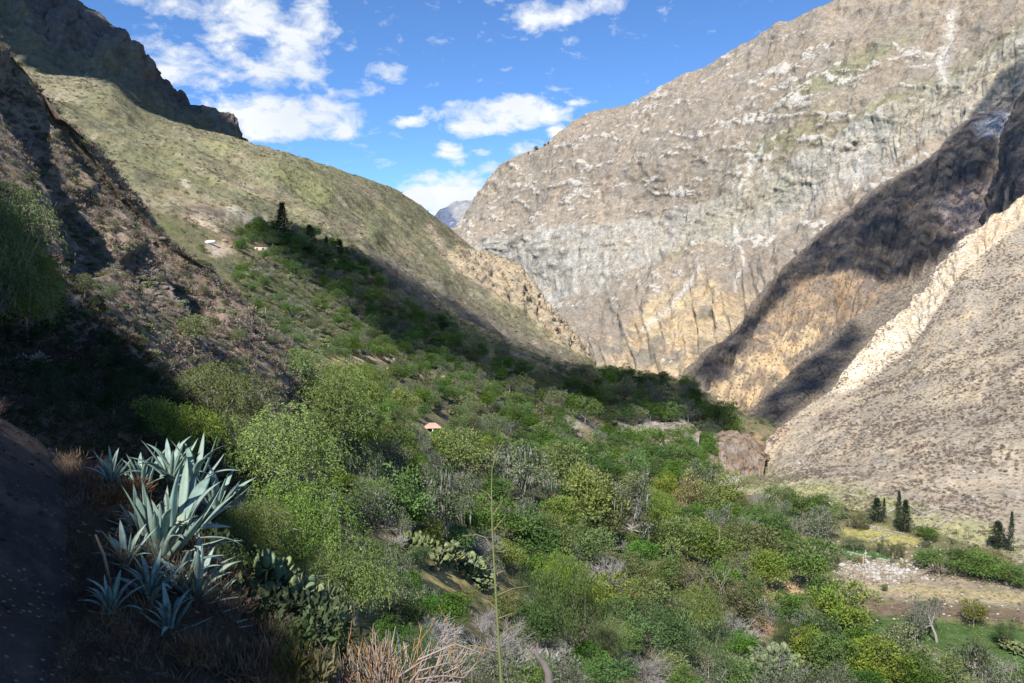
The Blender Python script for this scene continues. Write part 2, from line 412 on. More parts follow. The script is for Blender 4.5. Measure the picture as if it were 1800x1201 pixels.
d = fbm(V / 120.0, 6) * 22 * sstep(1, 1.4, vD) + fbm(np.stack([uD * 26 + vD * 3.0, vD * 1.2, vD * 0], 1), 5, ridged=True) * 17 * sstep(0.95, 1.3, vD) + fbm(V / 14.0, 4) * 4
Gd = (V + nf * d[:, None]).reshape(G.shape)
def col_D(V, px, py, n):
    n0 = fbm(V / 90.0, 5); n1 = fbm(V / 22.0 + 4, 4)
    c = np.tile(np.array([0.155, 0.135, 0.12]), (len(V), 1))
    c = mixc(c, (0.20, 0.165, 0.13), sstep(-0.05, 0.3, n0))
    o = poly_mask(px, py, [(1215,720),(1260,680),(1330,600),(1345,540),(1400,480),(1450,470),(1530,500),(1560,500),(1520,560),(1440,600),(1360,690),(1300,730),(1250,715)], 30, n1 * 60)
    c = mixc(c, (0.32, 0.23, 0.145), o * (0.3 + 0.6 * sstep(-0.1, 0.25, n1)))
    y = poly_mask(px, py, [(1230,715),(1280,670),(1350,600),(1400,575),(1445,560),(1460,600),(1400,650),(1340,690),(1290,728)], 22, n1 * 50)
    c = mixc(c, (0.47, 0.37, 0.235), y * 0.85 * sstep(-0.25, 0.15, n1))
    g = poly_mask(px, py, [(1640,355),(1690,330),(1750,320),(1760,380),(1735,400),(1690,420),(1655,390)], 10, n1 * 20)
    c = mixc(c, (0.38, 0.31, 0.27), g)
    g = poly_mask(px, py, [(1710,215),(1760,200),(1800,190),(1800,230),(1760,245),(1720,235)], 8, n1 * 20)
    c = mixc(c, (0.33, 0.34, 0.36), g)
    g = poly_mask(px, py, [(1525,560),(1620,490),(1610,510),(1540,575)], 8, n1 * 10)
    c = mixc(c, (0.35, 0.35, 0.33), g)
    return np.concatenate([c, np.clip(0.22 + n1 * 0.3 + 0.15 * n0, 0, 1)[:, None]], 1)
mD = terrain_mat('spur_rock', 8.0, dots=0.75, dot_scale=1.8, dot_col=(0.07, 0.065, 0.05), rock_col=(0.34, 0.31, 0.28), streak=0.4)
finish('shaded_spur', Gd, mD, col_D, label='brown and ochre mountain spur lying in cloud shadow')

# ---- E: dark buttress at the right edge
crest_E = [(1715,480,860),(1735,400,880),(1745,345,900),(1765,300,910),(1766,235,920),(1785,205,930),(1800,180,940),(1850,120,940),(2100,20,900)]
rows = [back(crest_E, 60, -60, 60), crest_E, [(1760,470,800),(1790,400,800),(1800,300,820),(1850,230,830),(2100,120,820)], [(1760,600,700),(1850,480,720),(2100,380,720)]]
G, vv = loft(rows, 120, [4, 60, 30]); V = G.reshape(-1, 3); nf = face_up(G).reshape(-1, 3)
uE = np.tile(np.linspace(0, 1, G.shape[1]), G.shape[0])
Gd = (V + nf * (fbm(V / np.array([22, 22, 60.]), 5, ridged=True) * 12)[:, None]).reshape(G.shape)
finish('cliff_buttress', Gd, mD, lambda V, px, py, n: np.concatenate([mixc(np.tile(np.array([0.125, 0.115, 0.11]), (len(V), 1)), (0.2, 0.165, 0.14), sstep(0, .3, fbm(V / 20, 4))), (0.3 + 0.3 * fbm(V / 12, 4))[:, None]], 1), label='dark cliff buttress at the right edge')

# ---- G: low shaded spur behind the near right slope
crest_G = [(1295,760,630),(1312,728,640),(1345,697,660),(1370,672,680),(1400,645,700),(1450,600,730),(1500,560,750),(1560,525,770),(1600,500,780),(1640,470,790),(1700,430,800),(1850,330,800)]
rows = [back(crest_G, 90, -80), crest_G, [(1300,790,590),(1345,760,600),(1420,720,610),(1520,650,640),(1640,560,670),(1850,430,690)], [(1300,860,540),(1450,840,540),(1700,720,560),(1850,600,590)]]
G, vv = loft(rows, 220, [4, 70, 20]); V = G.reshape(-1, 3); nf = face_up(G).reshape(-1, 3)
vG = np.repeat(vv, G.shape[1])
Gd = (V + nf * (fbm(V / 60.0, 6) * 9 * sstep(0.9, 1.3, vG) + fbm(V / 9.0, 3) * 1.8)[:, None]).reshape(G.shape)
mG = terrain_mat('scrubby_slope', 5.0, dots=0.85, dot_scale=1.7, dot_col=(0.075, 0.065, 0.05), rock_col=(0.4, 0.36, 0.31), pale=0.6)
def col_G(V, px, py, n):
    n0 = fbm(V / 50.0, 5)
    c = np.tile(np.array([0.19, 0.165, 0.135]), (len(V), 1)); c = mixc(c, (0.25, 0.21, 0.16), sstep(0, .3, n0))
    return np.concatenate([c, np.clip(0.2 + n0 * 0.3, 0, 1)[:, None]], 1)
finish('gorge_slope', Gd, mG, col_G, label='dark scrubby slope dropping into the gorge')

# ---- F: near right-hand talus slope with the bright scarp
crest_F = [(1310,862,400),(1322,835,415),(1332,818,428),(1342,800,440),(1347,778,448),(1358,763,455),(1382,742,470),(1440,702,490),(1470,682,500),(1480,660,508),(1500,634,518),(1530,600,530),(1545,578,538),(1560,570,545),(1575,560,550),(1600,538,560),(1608,520,565),(1632,508,570),(1638,488,574),(1652,468,580),(1668,452,585),(1690,425,590),(1710,412,595),(1740,385,600),(1770,368,600),(1800,345,600),(1900,270,600),(2200,130,570)]
scarp = [(1315,866,392),(1335,838,408),(1352,822,418),(1366,803,428),(1374,782,436),(1388,768,444),(1405,752,452),(1450,714,472),(1482,690,488),(1510,682,492),(1550,652,500),(1590,622,505),(1625,580,512),(1640,552,520),(1665,520,530),(1690,480,540),(1715,462,548),(1740,440,554),(1770,412,562),(1800,388,570),(1900,312,575),(2200,180,555)]
rows = [back(crest_F, 50, -90, -10), crest_F, scarp,
 [(1290,862,380),(1400,818,392),(1500,770,402),(1600,700,422),(1800,560,450),(2200,380,450)],
 [(1265,866,370),(1400,870,322),(1500,893,292),(1600,915,272),(1700,945,255),(1800,972,240),(2200,1070,205)],
 [(1265,960,340),(1400,960,300),(1500,980,270),(1600,1010,245),(1700,1040,230),(1800,1070,215),(2200,1180,190)]]
G, vv = loft(rows, 460, [5, 50, 90, 170, 14]); V = G.reshape(-1, 3); nf = face_up(G).reshape(-1, 3)
vF = np.repeat(vv, G.shape[1]); uF = np.tile(np.linspace(0, 1, G.shape[1]), G.shape[0])
d = fbm(V / 45.0, 6) * 5.5 * sstep(1.9, 2.4, vF) + fbm(V / 7.0, 4) * 1.1
scm = sstep(0.97, 1.03, vF) * (1 - sstep(1.93, 2.03, vF))
d = d + scm * np.where(project(V)[0] > 1465, 1.0, 0.25) * (fbm(np.stack([uF * 60, vF * 1.5, vF * 0], 1), 5, ridged=True) * 3.0)
Gd = (V + nf * d[:, None]).reshape(G.shape)
def col_F(V, px, py, n):
    n0 = fbm(V / 38.0, 5); n1 = fbm(V / 9.0 + 4, 4)
    c = np.tile(np.array([0.28, 0.247, 0.20]), (len(V), 1)); c = mixc(c, (0.36, 0.312, 0.235), sstep(-0.05, .3, n0))
    st = fbm(np.stack([(V[:, 0] * 0.55 + V[:, 1] * 0.8) / 60, (V[:, 0] * 0.8 - V[:, 1] * 0.55) / 8, V[:, 2] / 30], 1), 4)
    c = mixc(c, (0.40, 0.335, 0.25), sstep(0.1, 0.4, st) * 0.8)
    up_ = scm * sstep(1455, 1485, px)
    c = mixc(c, (0.50, 0.425, 0.32), up_ * 0.95); c = mixc(c, (0.62, 0.56, 0.45), up_ * sstep(-0.1, 0.25, n1) * 0.85)
    c = mixc(c, (0.45, 0.33, 0.22), up_ * sstep(1650, 1760, px) * 0.6)
    lo_ = scm * sstep(1420, 1370, px); c = mixc(c, (0.42, 0.33, 0.235), lo_ * (0.35 + 0.5 * sstep(-0.1, 0.2, n1)))
    gr = poly_mask(px, py, [(1280,842),(1350,832),(1450,845),(1560,868),(1660,905),(1800,945),(1800,985),(1660,955),(1560,915),(1430,895),(1330,880),(1275,862)], 14, n1 * 30)
    c = mixc(c, (0.26, 0.27, 0.12), gr * 0.65)
    return np.concatenate([c, np.clip(0.16 + n1 * 0.28 + 0.2 * sstep(0.15, .4, st) + scm * 0.1, 0, 1)[:, None]], 1)
mF = terrain_mat('talus', 2.6, dots=0.8, dot_scale=1.35, dot_col=(0.125, 0.098, 0.08), rock_col=(0.50, 0.45, 0.38), pale=0.8)
finish('talus_slope', Gd, mF, col_F, label='stony slope dotted with dry tussocks on the right')

# ---- H: left mountain
crest_H = [(-200,60,760),(80,130,730),(200,140,735),(240,180,735),(300,215,740),(350,228,745),(400,238,750),(450,255,750),(500,268,770),(560,287,800),(600,300,825),(640,312,850),(700,335,900),(740,362,930),(770,385,950),(800,410,970),(840,445,980),(855,455,978),(870,465,970),(895,474,958),(910,480,950),(935,510,930),(945,528,918),(960,545,900),(980,570,875),(1000,590,850),(1030,625,800),(1050,650,770),(1080,690,740)]
rows = [back(crest_H, 150, -120), crest_H,
 [(-200,150,430),(0,200,450),(200,250,500),(340,300,540),(480,330,580),(560,365,620),(620,410,650),(700,460,690),(800,520,720),(900,575,720),(980,620,700),(1080,700,680)],
 [(-200,350,300),(0,350,330),(250,340,380),(400,380,400),(500,425,420),(600,455,450),(700,500,500),(800,565,545),(900,625,580),(980,655,600),(1080,720,600)],
 [(-200,600,180),(0,600,200),(300,500,250),(400,560,262),(500,680,272),(600,740,290),(750,800,310),(900,830,370),(1000,840,420),(1080,850,480)]]
G, vv = loft(rows, 480, [5, 130, 110, 30]); nrm = face_up(G); V = G.reshape(-1, 3); nf = nrm.reshape(-1, 3)
vH = np.repeat(vv, G.shape[1]); pxH, pyH = project(V)
cliff = poly_mask(pxH, pyH, [(800,440),(850,452),(915,478),(960,545),(1040,640),(980,610),(920,560),(860,530),(800,490),(790,455)], 10)
d = (fbm(V / 150.0, 5) * 11 - 2) * sstep(1.25, 1.8, vH) + fbm(V / 32.0, 5) * 3.5 + (1 - cliff) * fbm(np.stack([V[:, 1] / 70, V[:, 0] / 200, V[:, 0] * 0], 1), 3, ridged=True) * 12 * sstep(1.15, 1.7, vH)
d = d + cliff * fbm(V / np.array([16, 16, 70.]) + 7, 5, ridged=True) * 17
# raised rib with a shaded left flank
rib = seg_dist(pxH, pyH, [(500,300),(560,345),(610,375),(640,430)])
d = d + 6 * np.exp(-(rib / 22) ** 2)
rib2 = seg_dist(pxH, pyH, [(210,150),(290,200),(330,265),(430,300),(480,330)])
d = d + 3 * np.exp(-(rib2 / 30) ** 2)
d = d + fbm(V / 9.0, 3) * 1.3
Gd = (V + nf * d[:, None]).reshape(G.shape)
def col_H(V, px, py, n):
    n0 = fbm(V / 70.0, 5); n1 = fbm(V / 17.0 + 4, 4)
    c = np.tile(np.array([0.175, 0.17, 0.105]), (len(V), 1)); c = mixc(c, (0.24, 0.21, 0.145), sstep(-0.05, .3, n0))
    c = mixc(c, (0.115, 0.11, 0.075), sstep(0.05, 0.3, fbm(V / np.array([30, 30, 14.]) + 50, 5)) * 0.7)
    g = sstep(-0.1, 0.3, fbm(V / 45.0 + 20, 4)) * (poly_mask(px, py, [(200,230),(400,240),(600,310),(740,420),(640,440),(500,400),(350,340)], 50))
    c = mixc(c, (0.20, 0.215, 0.10), g * 0.75)
    c = mixc(c, (0.43, 0.34, 0.235), cliff * 0.75)
    c = mixc(c, (0.45, 0.37, 0.26), np.exp(-(seg_dist(px, py, [(755,400),(775,430),(800,470)]) / 8) ** 2) * 0.8)
    c = mixc(c, (0.5, 0.38, 0.28), np.exp(-(seg_dist(px, py, [(335,380),(352,392),(358,410),(385,425)]) / 12) ** 2) * 0.9)
    c = mixc(c, (0.42, 0.34, 0.26), poly_mask(px, py, [(325,372),(400,380),(400,392),(340,395)], 4, n1 * 6) * 0.8)
    c = mixc(c, (0.15, 0.12, 0.10), poly_mask(px, py, [(320,358),(398,368),(396,382),(330,378)], 3, n1 * 8) * 0.9)
    c = mixc(c, (0.46, 0.42, 0.36), np.exp(-(seg_dist(px, py, [(322,318),(345,345),(400,365),(440,385)]) / 7) ** 2) * sstep(-0.1, 0.1, n1) * 0.8)
    c = mixc(c, (0.15, 0.13, 0.10), poly_mask(px, py, [(560,365),(605,370),(640,400),(640,435),(600,410)], 9, n1 * 8) * 0.7)  # dark patch paints the rib's shaded flank into the colour
    c = mixc(c, (0.46, 0.38, 0.29), poly_mask(px, py, [(340,372),(372,376),(380,400),(400,428),(412,446),(374,452),(362,425),(345,400)], 4, n1 * 8) * 0.85)
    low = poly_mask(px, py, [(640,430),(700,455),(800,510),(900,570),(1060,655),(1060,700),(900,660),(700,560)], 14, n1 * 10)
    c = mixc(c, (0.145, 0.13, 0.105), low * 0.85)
    return np.concatenate([c, np.clip(0.1 + 0.04 + n1 * 0.36 + cliff * 0.2 + 0.16 * sstep(0.25, 0.4, fbm(V / 28.0 + 60, 5, ridged=True)), 0, 1)[:, None]], 1)
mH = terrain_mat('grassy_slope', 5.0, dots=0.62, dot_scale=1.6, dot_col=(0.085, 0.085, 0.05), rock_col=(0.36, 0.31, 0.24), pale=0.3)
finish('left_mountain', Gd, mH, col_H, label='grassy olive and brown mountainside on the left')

# ---- I: dark crag, upper left
crest_I = [(-250,-160,1000),(0,-60,1000),(60,-35,1000),(100,-12,1000),(108,2,1000),(115,14,1000),(122,6,1000),(138,10,1000),(150,24,1000),(165,32,1000),(178,44,1000),(186,60,1000),(200,66,1000),(220,85,1000),(235,95,1000),(250,114,1000),(258,118,1000),(266,128,1000),(280,140,1000),(296,144,1000),(306,158,1000),(314,162,1000),(318,156,1000),(326,164,1000),(335,184,1000),(348,184,1000),(362,192,1000),(364,188,1000),(370,198,1000),(384,224,1000),(396,234,1000),(412,246,1000),(425,262,1000)]
rows = [back(crest_I, 120, -120), crest_I, [(-250,-60,900),(0,60,900),(120,120,900),(220,150,900),(300,210,930),(380,238,960),(425,266,990)], [(-250,200,780),(0,240,780),(300,330,800),(425,330,850)]]
G, vv = loft(rows, 330, [5, 110, 60]); V = G.reshape(-1, 3); nf = face_up(G).reshape(-1, 3)
vI = np.repeat(vv, G.shape[1])
d = fbm(V / np.array([60, 60, 130.]), 6, ridged=True) * 34 * sstep(0.98, 1.25, vI) * (1 - 0.6 * sstep(1.7, 2.1, vI)) + fbm(V / 12.0, 4) * 4
Gd = (V + nf * d[:, None]).reshape(G.shape)
def col_I(V, px, py, n):
    n0 = fbm(V / 60.0, 5); n1 = fbm(V / 14.0 + 4, 4)
    c = np.tile(np.array([0.135, 0.115, 0.105]), (len(V), 1)); c = mixc(c, (0.20, 0.165, 0.14), sstep(-0.05, .3, n0))
    c = mixc(c, (0.15, 0.14, 0.09), sstep(1.6, 1.9, vI + n0 * 0.5) * 0.8)
    return np.concatenate([c, np.clip(0.3 + n1 * 0.35, 0, 1)[:, None]], 1)
mI = terrain_mat('crag_rock', 7.0, rock_col=(0.26, 0.23, 0.21), streak=0.4)
finish('dark_crag', Gd, mI, col_I, label='dark jagged crag on the upper left skyline')

# ---- J: near left slope
crest_J = [(-500, -420, 87.0), (-250, -190, 87.0), (0, 75, 87.0), (50, 120, 89.2), (72, 152, 90.2), (90, 170, 91.0), (130, 200, 92.8), (180, 260, 95.0), (205, 300, 96.2), (230, 330, 97.3), (280, 390, 99.5), (305, 418, 100.6), (330, 440, 101.7), (380, 475, 104.0), (410, 510, 105.3), (450, 560, 107.1), (490, 590, 108.9), (520, 615, 110.2), (545, 637, 111.3), (575, 690, 112.7)]
rows = [back(crest_J, 26, -22, 2), crest_J,
 [(-500, 60, 64), (-250, 150, 65), (0, 300, 68), (100, 400, 71), (200, 480, 76), (300, 550, 82), (400, 600, 88), (480, 640, 93), (575, 735, 104)],
 [(-500, 420, 40), (-250, 520, 42), (0, 600, 44), (100, 620, 48), (200, 650, 53), (300, 700, 61), (400, 740, 72), (500, 780, 82), (575, 820, 95)],
 [(-500,860,8),(-250,880,7.5),(0,880,8),(60,890,9),(110,905,10),(200,970,14),(300,1050,20),(400,1130,28),(500,1150,40),(575,1150,60)]]
G, vv = loft(rows, 340, [6, 130, 120, 70]); nrm = face_up(G); V = G.reshape(-1, 3); nf = nrm.reshape(-1, 3)
vJ = np.repeat(vv, G.shape[1]); uJ = np.tile(np.linspace(0, 1, G.shape[1]), G.shape[0]); pxJ, pyJ = project(V)
env = sstep(0.9, 1.25, vJ) * (1 - sstep(2.7, 3.1, vJ))
dJ = np.zeros(len(V))
for pts, a, drop, ramp in (([(70,150),(110,205),(150,262),(200,335),(245,400),(290,470),(325,540),(360,600)], 3.4, 14, 95), ([(-60,120),(0,205),(40,275),(80,330),(100,400),(110,450),(120,500)], 4.5, 16, 110),
                  ([(205,295),(290,385),(370,462),(425,525),(470,600)], 1.3, 8, 34), ([(150,330),(200,430),(260,530)], 0.9, 8, 50), ([(375,468),(410,505),(440,545)], 1.4, 6, 26), ([(230,440),(262,500),(275,560)], 1.0, 8, 40)):
    sd_, te = seg_sdist(pxJ, pyJ, pts)
    sd_ = sd_ + fbm(V / 4.0, 3) * 5
    prof_ = np.where(sd_ < 0, 0, np.where(sd_ < drop, sd_ / drop, np.clip(1 - (sd_ - drop) / ramp, 0, 1) ** 1.3))
    dJ -= 2.5 * a * prof_ * sstep(0.0, 0.10, te) * (1 - sstep(0.88, 1.0, te))
nearf = np.clip(V[:, 1] / 60, 0.12, 1)
dJ = dJ * env + fbm(V / 9.0, 5) * 1.0 * env * nearf + fbm(V / 2.0, 4) * 0.5 * np.clip(env + 0.2, 0, 1) * nearf
Gd = (V + nf * dJ[:, None]).reshape(G.shape)
def col_J(V, px, py, n):
    n0 = fbm(V / 6.0, 5); n1 = fbm(V / 1.7 + 4, 4)
    c = np.tile(np.array([0.21, 0.165, 0.13]), (len(V), 1)); c = mixc(c, (0.29, 0.225, 0.18), sstep(-0.05, .3, n0))
    c = mixc(c, (0.145, 0.125, 0.085), sstep(0.0, 0.35, n1))
    c = c * (1 - 0.72 * sstep(72, 40, V[:, 1]))[:, None]  # lower slope darkened: the hill's shade put into the colour
    rk = poly_mask(px, py, [(250,460),(300,470),(340,540),(330,560),(290,545)], 14, n1 * 18)
    return np.concatenate([c, np.clip(0.12 + n1 * 0.3 + 0.3 * rk, 0, 1)[:, None]], 1)
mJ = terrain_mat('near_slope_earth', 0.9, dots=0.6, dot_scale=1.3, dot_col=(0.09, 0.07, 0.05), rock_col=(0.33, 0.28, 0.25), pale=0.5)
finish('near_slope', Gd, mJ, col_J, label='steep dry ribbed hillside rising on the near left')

# ---- L: the valley side and floor, a height field through surveyed points
Lp = [(1260,866,370),(1400,875,318),(1500,900,288),(1600,925,266),(1700,955,250),(1800,985,235),(2200,1080,205),
 (1500,990,236),(1600,1005,226),(1700,1080,197),(1800,1110,188),(1500,1060,207),(1800,1190,168),(1400,1190,162),(1600,1190,166),(2200,1190,160),
 (1200,1190,132),(1000,1190,92),(850,1190,60),(700,1190,34),(400,1190,20),
 (1200,1000,215),(1000,1000,170),(800,1000,105),(650,1000,56),(1350,1050,200),(1350,950,262),
 (1200,900,292),(1000,900,240),(800,900,165),(650,900,95),(1250,845,372),(1100,830,345),(1000,800,330),(800,760,250),(650,720,180),(560,700,130),
 (1200,745,480),(1100,740,450),(1000,710,430),(800,650,370),(700,600,345),(600,560,320),(550,640,200),(500,500,300),(430,440,300),(350,400,300),(450,560,210),(300,500,200),
 (1050,648,600),(1110,656,590),(1160,665,575),(1215,670,560),(1222,690,548),(1232,715,530),(1300,752,515),(1330,775,500),(1340,810,440),(1300,830,405),(1280,790,430),
 (520,790,92),(400,770,74),(300,760,64),(200,740,48),(570,700,118),(250,900,23),
 (600,455,450),(700,500,500),(800,565,545),(900,625,580),(980,652,600),(500,425,420)]
LP = np.array([P(*q) for q in Lp])
extra = np.array([[-10, 12, -9.], [4, 14, -11.], [20, 20, -17.], [40, 30, -32.], [-60, 60, -6.], [-120, 120, 5], [-200, 240, 40], [80, 60, -62.], [140, 90, -86.], [230, 130, -88.], [0, 760, -150.], [120, 700, -150.], [200, 650, -145.], [240, 560, -125.], [230, 470, -116.], [300, 420, -112.]])
LP = np.concatenate([LP, extra])
def rbf_fit(pts, sc, smooth=0.0):
    X = pts[:, :2] / sc; n = len(X)
    r = np.linalg.norm(X[:, None] - X[None], axis=2); K = r - np.eye(n) * smooth
    A = np.zeros((n + 3, n + 3)); A[:n, :n] = K; A[:n, n] = 1; A[:n, n + 1:] = X; A[n:, :n] = A[:n, n:].T
    b = np.zeros(n + 3); b[:n] = pts[:, 2]; w = np.linalg.solve(A, b)
    def f(q):
        out = np.empty(len(q)); Q = q / sc
        for s in range(0, len(q), 40000):
            r = np.linalg.norm(Q[s:s + 40000, None] - X[None], axis=2)
            out[s:s + 40000] = r @ w[:n] + w[n] + Q[s:s + 40000] @ w[n + 1:]
        return out
    return f
fL = rbf_fit(LP, 100.0, 0.03)
def L_height(q):
    d = np.hypot(q[:, 0], q[:, 1]); X = np.stack([q[:, 0], q[:, 1], q[:, 0] * 0], 1)
    flat = sstep(-80, -87, fL(q))
    z = fL(q)
    return z + (fbm(X / 40.0, 5) * 5.0 + fbm(X / 9.0 + 3, 3) * 0.9) * sstep(15, 120, d) * (1 - 0.85 * flat)
az = np.radians(np.linspace(-44, 42, 430)); rr = np.exp(np.linspace(math.log(14), math.log(900), 420))
A_, R_ = np.meshgrid(az, rr); q = np.stack([(R_ * np.sin(A_)).ravel(), (R_ * np.cos(A_)).ravel()], 1)
GL = np.concatenate([q, L_height(q)[:, None]], 1).reshape(420, 430, 3)
FIELDS = [ # polygons in the photo, colour
 ([(1285,900),(1310,905),(1372,925),(1362,936),(1300,915)], (0.045, 0.16, 0.035)),
 ([(1395,1140),(1500,1080),(1560,1084),(1640,1088),(1800,1105),(1900,1112),(1900,1200),(1700,1160),(1560,1130)], (0.055, 0.105, 0.03)),
 ([(1472,958),(1500,962),(1560,978),(1568,988),(1490,976)], (0.035, 0.15, 0.03)),
 ([(1480,930),(1540,925),(1600,938),(1625,950),(1600,962),(1500,955)], (0.34, 0.31, 0.12)),
 ([(1465,990),(1520,985),(1620,1000),(1800,1035),(1900,1045),(1900,1080),(1700,1062),(1540,1052),(1480,1020)], (0.29, 0.24, 0.185)),
 ([(1510,1052),(1600,1060),(1800,1074),(1900,1080),(1900,1100),(1700,1088),(1540,1078)], (0.16, 0.115, 0.09)),
 ([(1490,1030),(1600,1030),(1800,1046),(1900,1052),(1900,1062),(1700,1058),(1560,1042)], (0.36, 0.30, 0.17)),
 ([(1318,1012),(1400,1020),(1425,1045),(1330,1062)], (0.42, 0.31, 0.17)),
 ([(735,1010),(790,1000),(830,1020),(790,1045),(740,1030)], (0.42, 0.33, 0.15)),
 ([(860,1010),(940,1025),(900,1060),(855,1050)], (0.34, 0.26, 0.13)),
 ([(1150,985),(1215,970),(1235,990),(1200,1005),(1165,1005)], (0.24, 0.22, 0.09)),
 ([(1090,1030),(1135,1025),(1150,1050),(1100,1058)], (0.33, 0.24, 0.16)),
 ([(1310,1080),(1360,1080),(1380,1110),(1330,1120)], (0.30, 0.19, 0.13)),
 ([(362,426),(392,428),(412,444),(392,452),(372,450)], (0.46, 0.38, 0.29)),
 ([(570,632),(600,628),(640,628),(640,640),(600,650),(560,648)], (0.62, 0.45, 0.27))]
TRAIL_PX = [([(560,642),(600,636),(640,628),(690,633)], 3.0), ([(690,655),(760,662),(800,664)], 1.6)]
def col_L(V, px, py, n):
    n0 = fbm(V / 30.0, 5); n1 = fbm(V / 7.0 + 4, 4); d = np.hypot(V[:, 0], V[:, 1])
    c = np.tile(np.array([0.15, 0.145, 0.08]), (len(V), 1)); c = mixc(c, (0.22, 0.18, 0.115), sstep(-0.05, .3, n0))
    c = mixc(c, (0.10, 0.125, 0.05), sstep(0.0, 0.3, n1) * 0.8)
    # prickly pear and herb cover on the sunny shoulder
    g = poly_mask(px, py, [(400,450),(560,520),(600,600),(740,690),(740,730),(600,660),(480,590),(400,500)], 25, n1 * 30)
    c = mixc(c, (0.135, 0.15, 0.075), g * 0.8)
    # pale eroded bank below the shaded grove
    for pl in ([(1080,745),(1130,735),(1200,735),(1220,760),(1160,775),(1090,770)], [(960,700),(1000,712),(1060,760),(1040,790),(990,750)], [(1015,800),(1060,795),(1070,820),(1030,830)], [(860,740),(900,760),(900,830),(870,800)]):
        c = mixc(c, (0.36, 0.325, 0.28), poly_mask(px, py, pl, 8, n1 * 22) * sstep(-0.2, 0.1, n1) * 0.85)
    c = mixc(c, (0.40, 0.26, 0.16), poly_mask(px, py, [(1245,770),(1300,755),(1340,770),(1335,825),(1290,825),(1255,805)], 8, n1 * 12) * (0.4 + 0.6 * sstep(-0.1, 0.1, n1)))
    c = mixc(c, (0.38, 0.36, 0.33), poly_mask(px, py, [(1245,850),(1300,828),(1310,842),(1262,860)], 5, n1 * 6) * 0.7)
    for pl, cc in FIELDS:
        c = mixc(c, cc, poly_mask(px, py, pl, 4, n1 * 12) * (0.95 - 0.35 * sstep(0.05, 0.3, n1)))
    for ln, w in TRAIL_PX:
        c = mixc(c, (0.58, 0.42, 0.27), np.exp(-(seg_dist(px, py, ln) / w) ** 2) * 0.95)
    c = mixc(c, (0.5, 0.36, 0.22), np.exp(-(seg_dist(px, py + n1 * 8, [(560,644),(590,640),(630,634)]) / 9) ** 2) * 0.8 * sstep(-0.1, 0.1, n1))
    return np.concatenate([c, np.clip(0.12 + n1 * 0.25, 0, 1)[:, None]], 1)
mL = terrain_mat('valley_earth', 2.0, dots=0.35, dot_scale=1.4, dot_col=(0.075, 0.08, 0.04), rock_col=(0.45, 0.40, 0.34), pale=0.5)
finish('valley_ground', GL, mL, col_L, label='valley side and floor of dry earth terraces and fields')

# ---- K: ground under and around the camera, with the footpath
Kp = np.array([[-2.5, 4, -1.78], [-4.6, 7.3, -1.95], [-2.0, 2, -1.7], [-1.2, 0, -1.65], [-6.0, 9.6, -2.15], [-0.6, -3, -1.6], [0, -8, -1.5],
 [-3.6, 4, -1.0], [-6, 7, -0.9], [-5, 3, 0.6], [-9, 6, 2.5], [-12, 10, 3.0], [-8, 10, -1.2], [-10, 0, 5], [-20, 5, 14], [-8, -6, 4], [-20, -10, 14],
 [-1.4, 4.0, -2.15], [-2.4, 5.5, -2.12], [-1.9, 4.8, -2.15], [-2.9, 6.6, -2.45], [-1.8, 6.2, -2.9], [-0.6, 3.2, -2.45], [0.2, 4.5, -3.6], [-1.0, 5.5, -3.7], [-3.2, 7.5, -3.1], [-2.0, 7.5, -4.4], [-4.4, 10.5, -4.0], [1.5, 3, -4.0], [2.0, 6, -6.4], [0, 8, -6.6], [-2.5, 11, -7.0], [4, 2, -6], [5, 8, -10.5], [0, 14, -12.5], [-5, 16, -10], [10, 0, -12], [10, 12, -17.5], [-10, 18, -8], [3, -6, -4.4], [10, -10, -11], [-14, 18, -4], [20, 20, -26]])
fK = rbf_fit(Kp, 4.0, 0.01)
def K_height(q):
    X = np.stack([q[:, 0], q[:, 1], q[:, 0] * 0], 1)
    pathd = np.abs(q[:, 0] + 0.593 * q[:, 1] + 0.42) 
    return fK(q) + (fbm(X / 1.6, 5) * 0.16 + fbm(X / 0.25, 3) * 0.02) * sstep(0.2, 1.0, pathd)
az = np.radians(np.linspace(-180, 180, 300)); rr = np.exp(np.linspace(math.log(0.6), math.log(19), 200))
A_, R_ = np.meshgrid(az, rr); q = np.stack([(R_ * np.sin(A_)).ravel(), (R_ * np.cos(A_)).ravel()], 1)
GK = np.concatenate([q, K_height(q)[:, None]], 1).reshape(200, 300, 3)
def col_K(V, px, py, n):
    n0 = fbm(V / 1.5, 5); n1 = fbm(V / 0.4 + 4, 4)
    c = np.tile(np.array([0.045, 0.035, 0.025]), (len(V), 1)); c = mixc(c, (0.10, 0.078, 0.056), sstep(-0.05, .3, n0))  # near-black earth tone, shade of the bank put into the colour
    return np.concatenate([c, np.clip(0.1 + n1 * 0.2, 0, 1)[:, None]], 1)
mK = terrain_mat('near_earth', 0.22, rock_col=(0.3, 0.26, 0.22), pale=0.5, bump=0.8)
finish('near_ground', GK, mK, col_K, label='shade-darkened earth bank under the agaves')
t = np.linspace(0, 1, 120)[:, None]; pc = np.array([[0.0, -1.8], [-0.9, 1.0], [-2.2, 3.0], [-3.1, 4.5], [-4.75, 7.3], [-6.5, 9.9], [-9.0, 12.0]])
tt = np.linspace(0, 1, len(pc)); ctr = np.concatenate([np.interp(t, tt, pc[:, 0]), np.interp(t, tt, pc[:, 1])], 1)
for _ in range(8): ctr[1:-1] = (ctr[:-2] + ctr[1:-1] * 2 + ctr[2:]) / 4
tn = np.gradient(ctr, axis=0); tn /= np.linalg.norm(tn, axis=1)[:, None]; sd = np.stack([tn[:, 1], -tn[:, 0]], 1)
wv = np.linspace(-1, 1, 26)
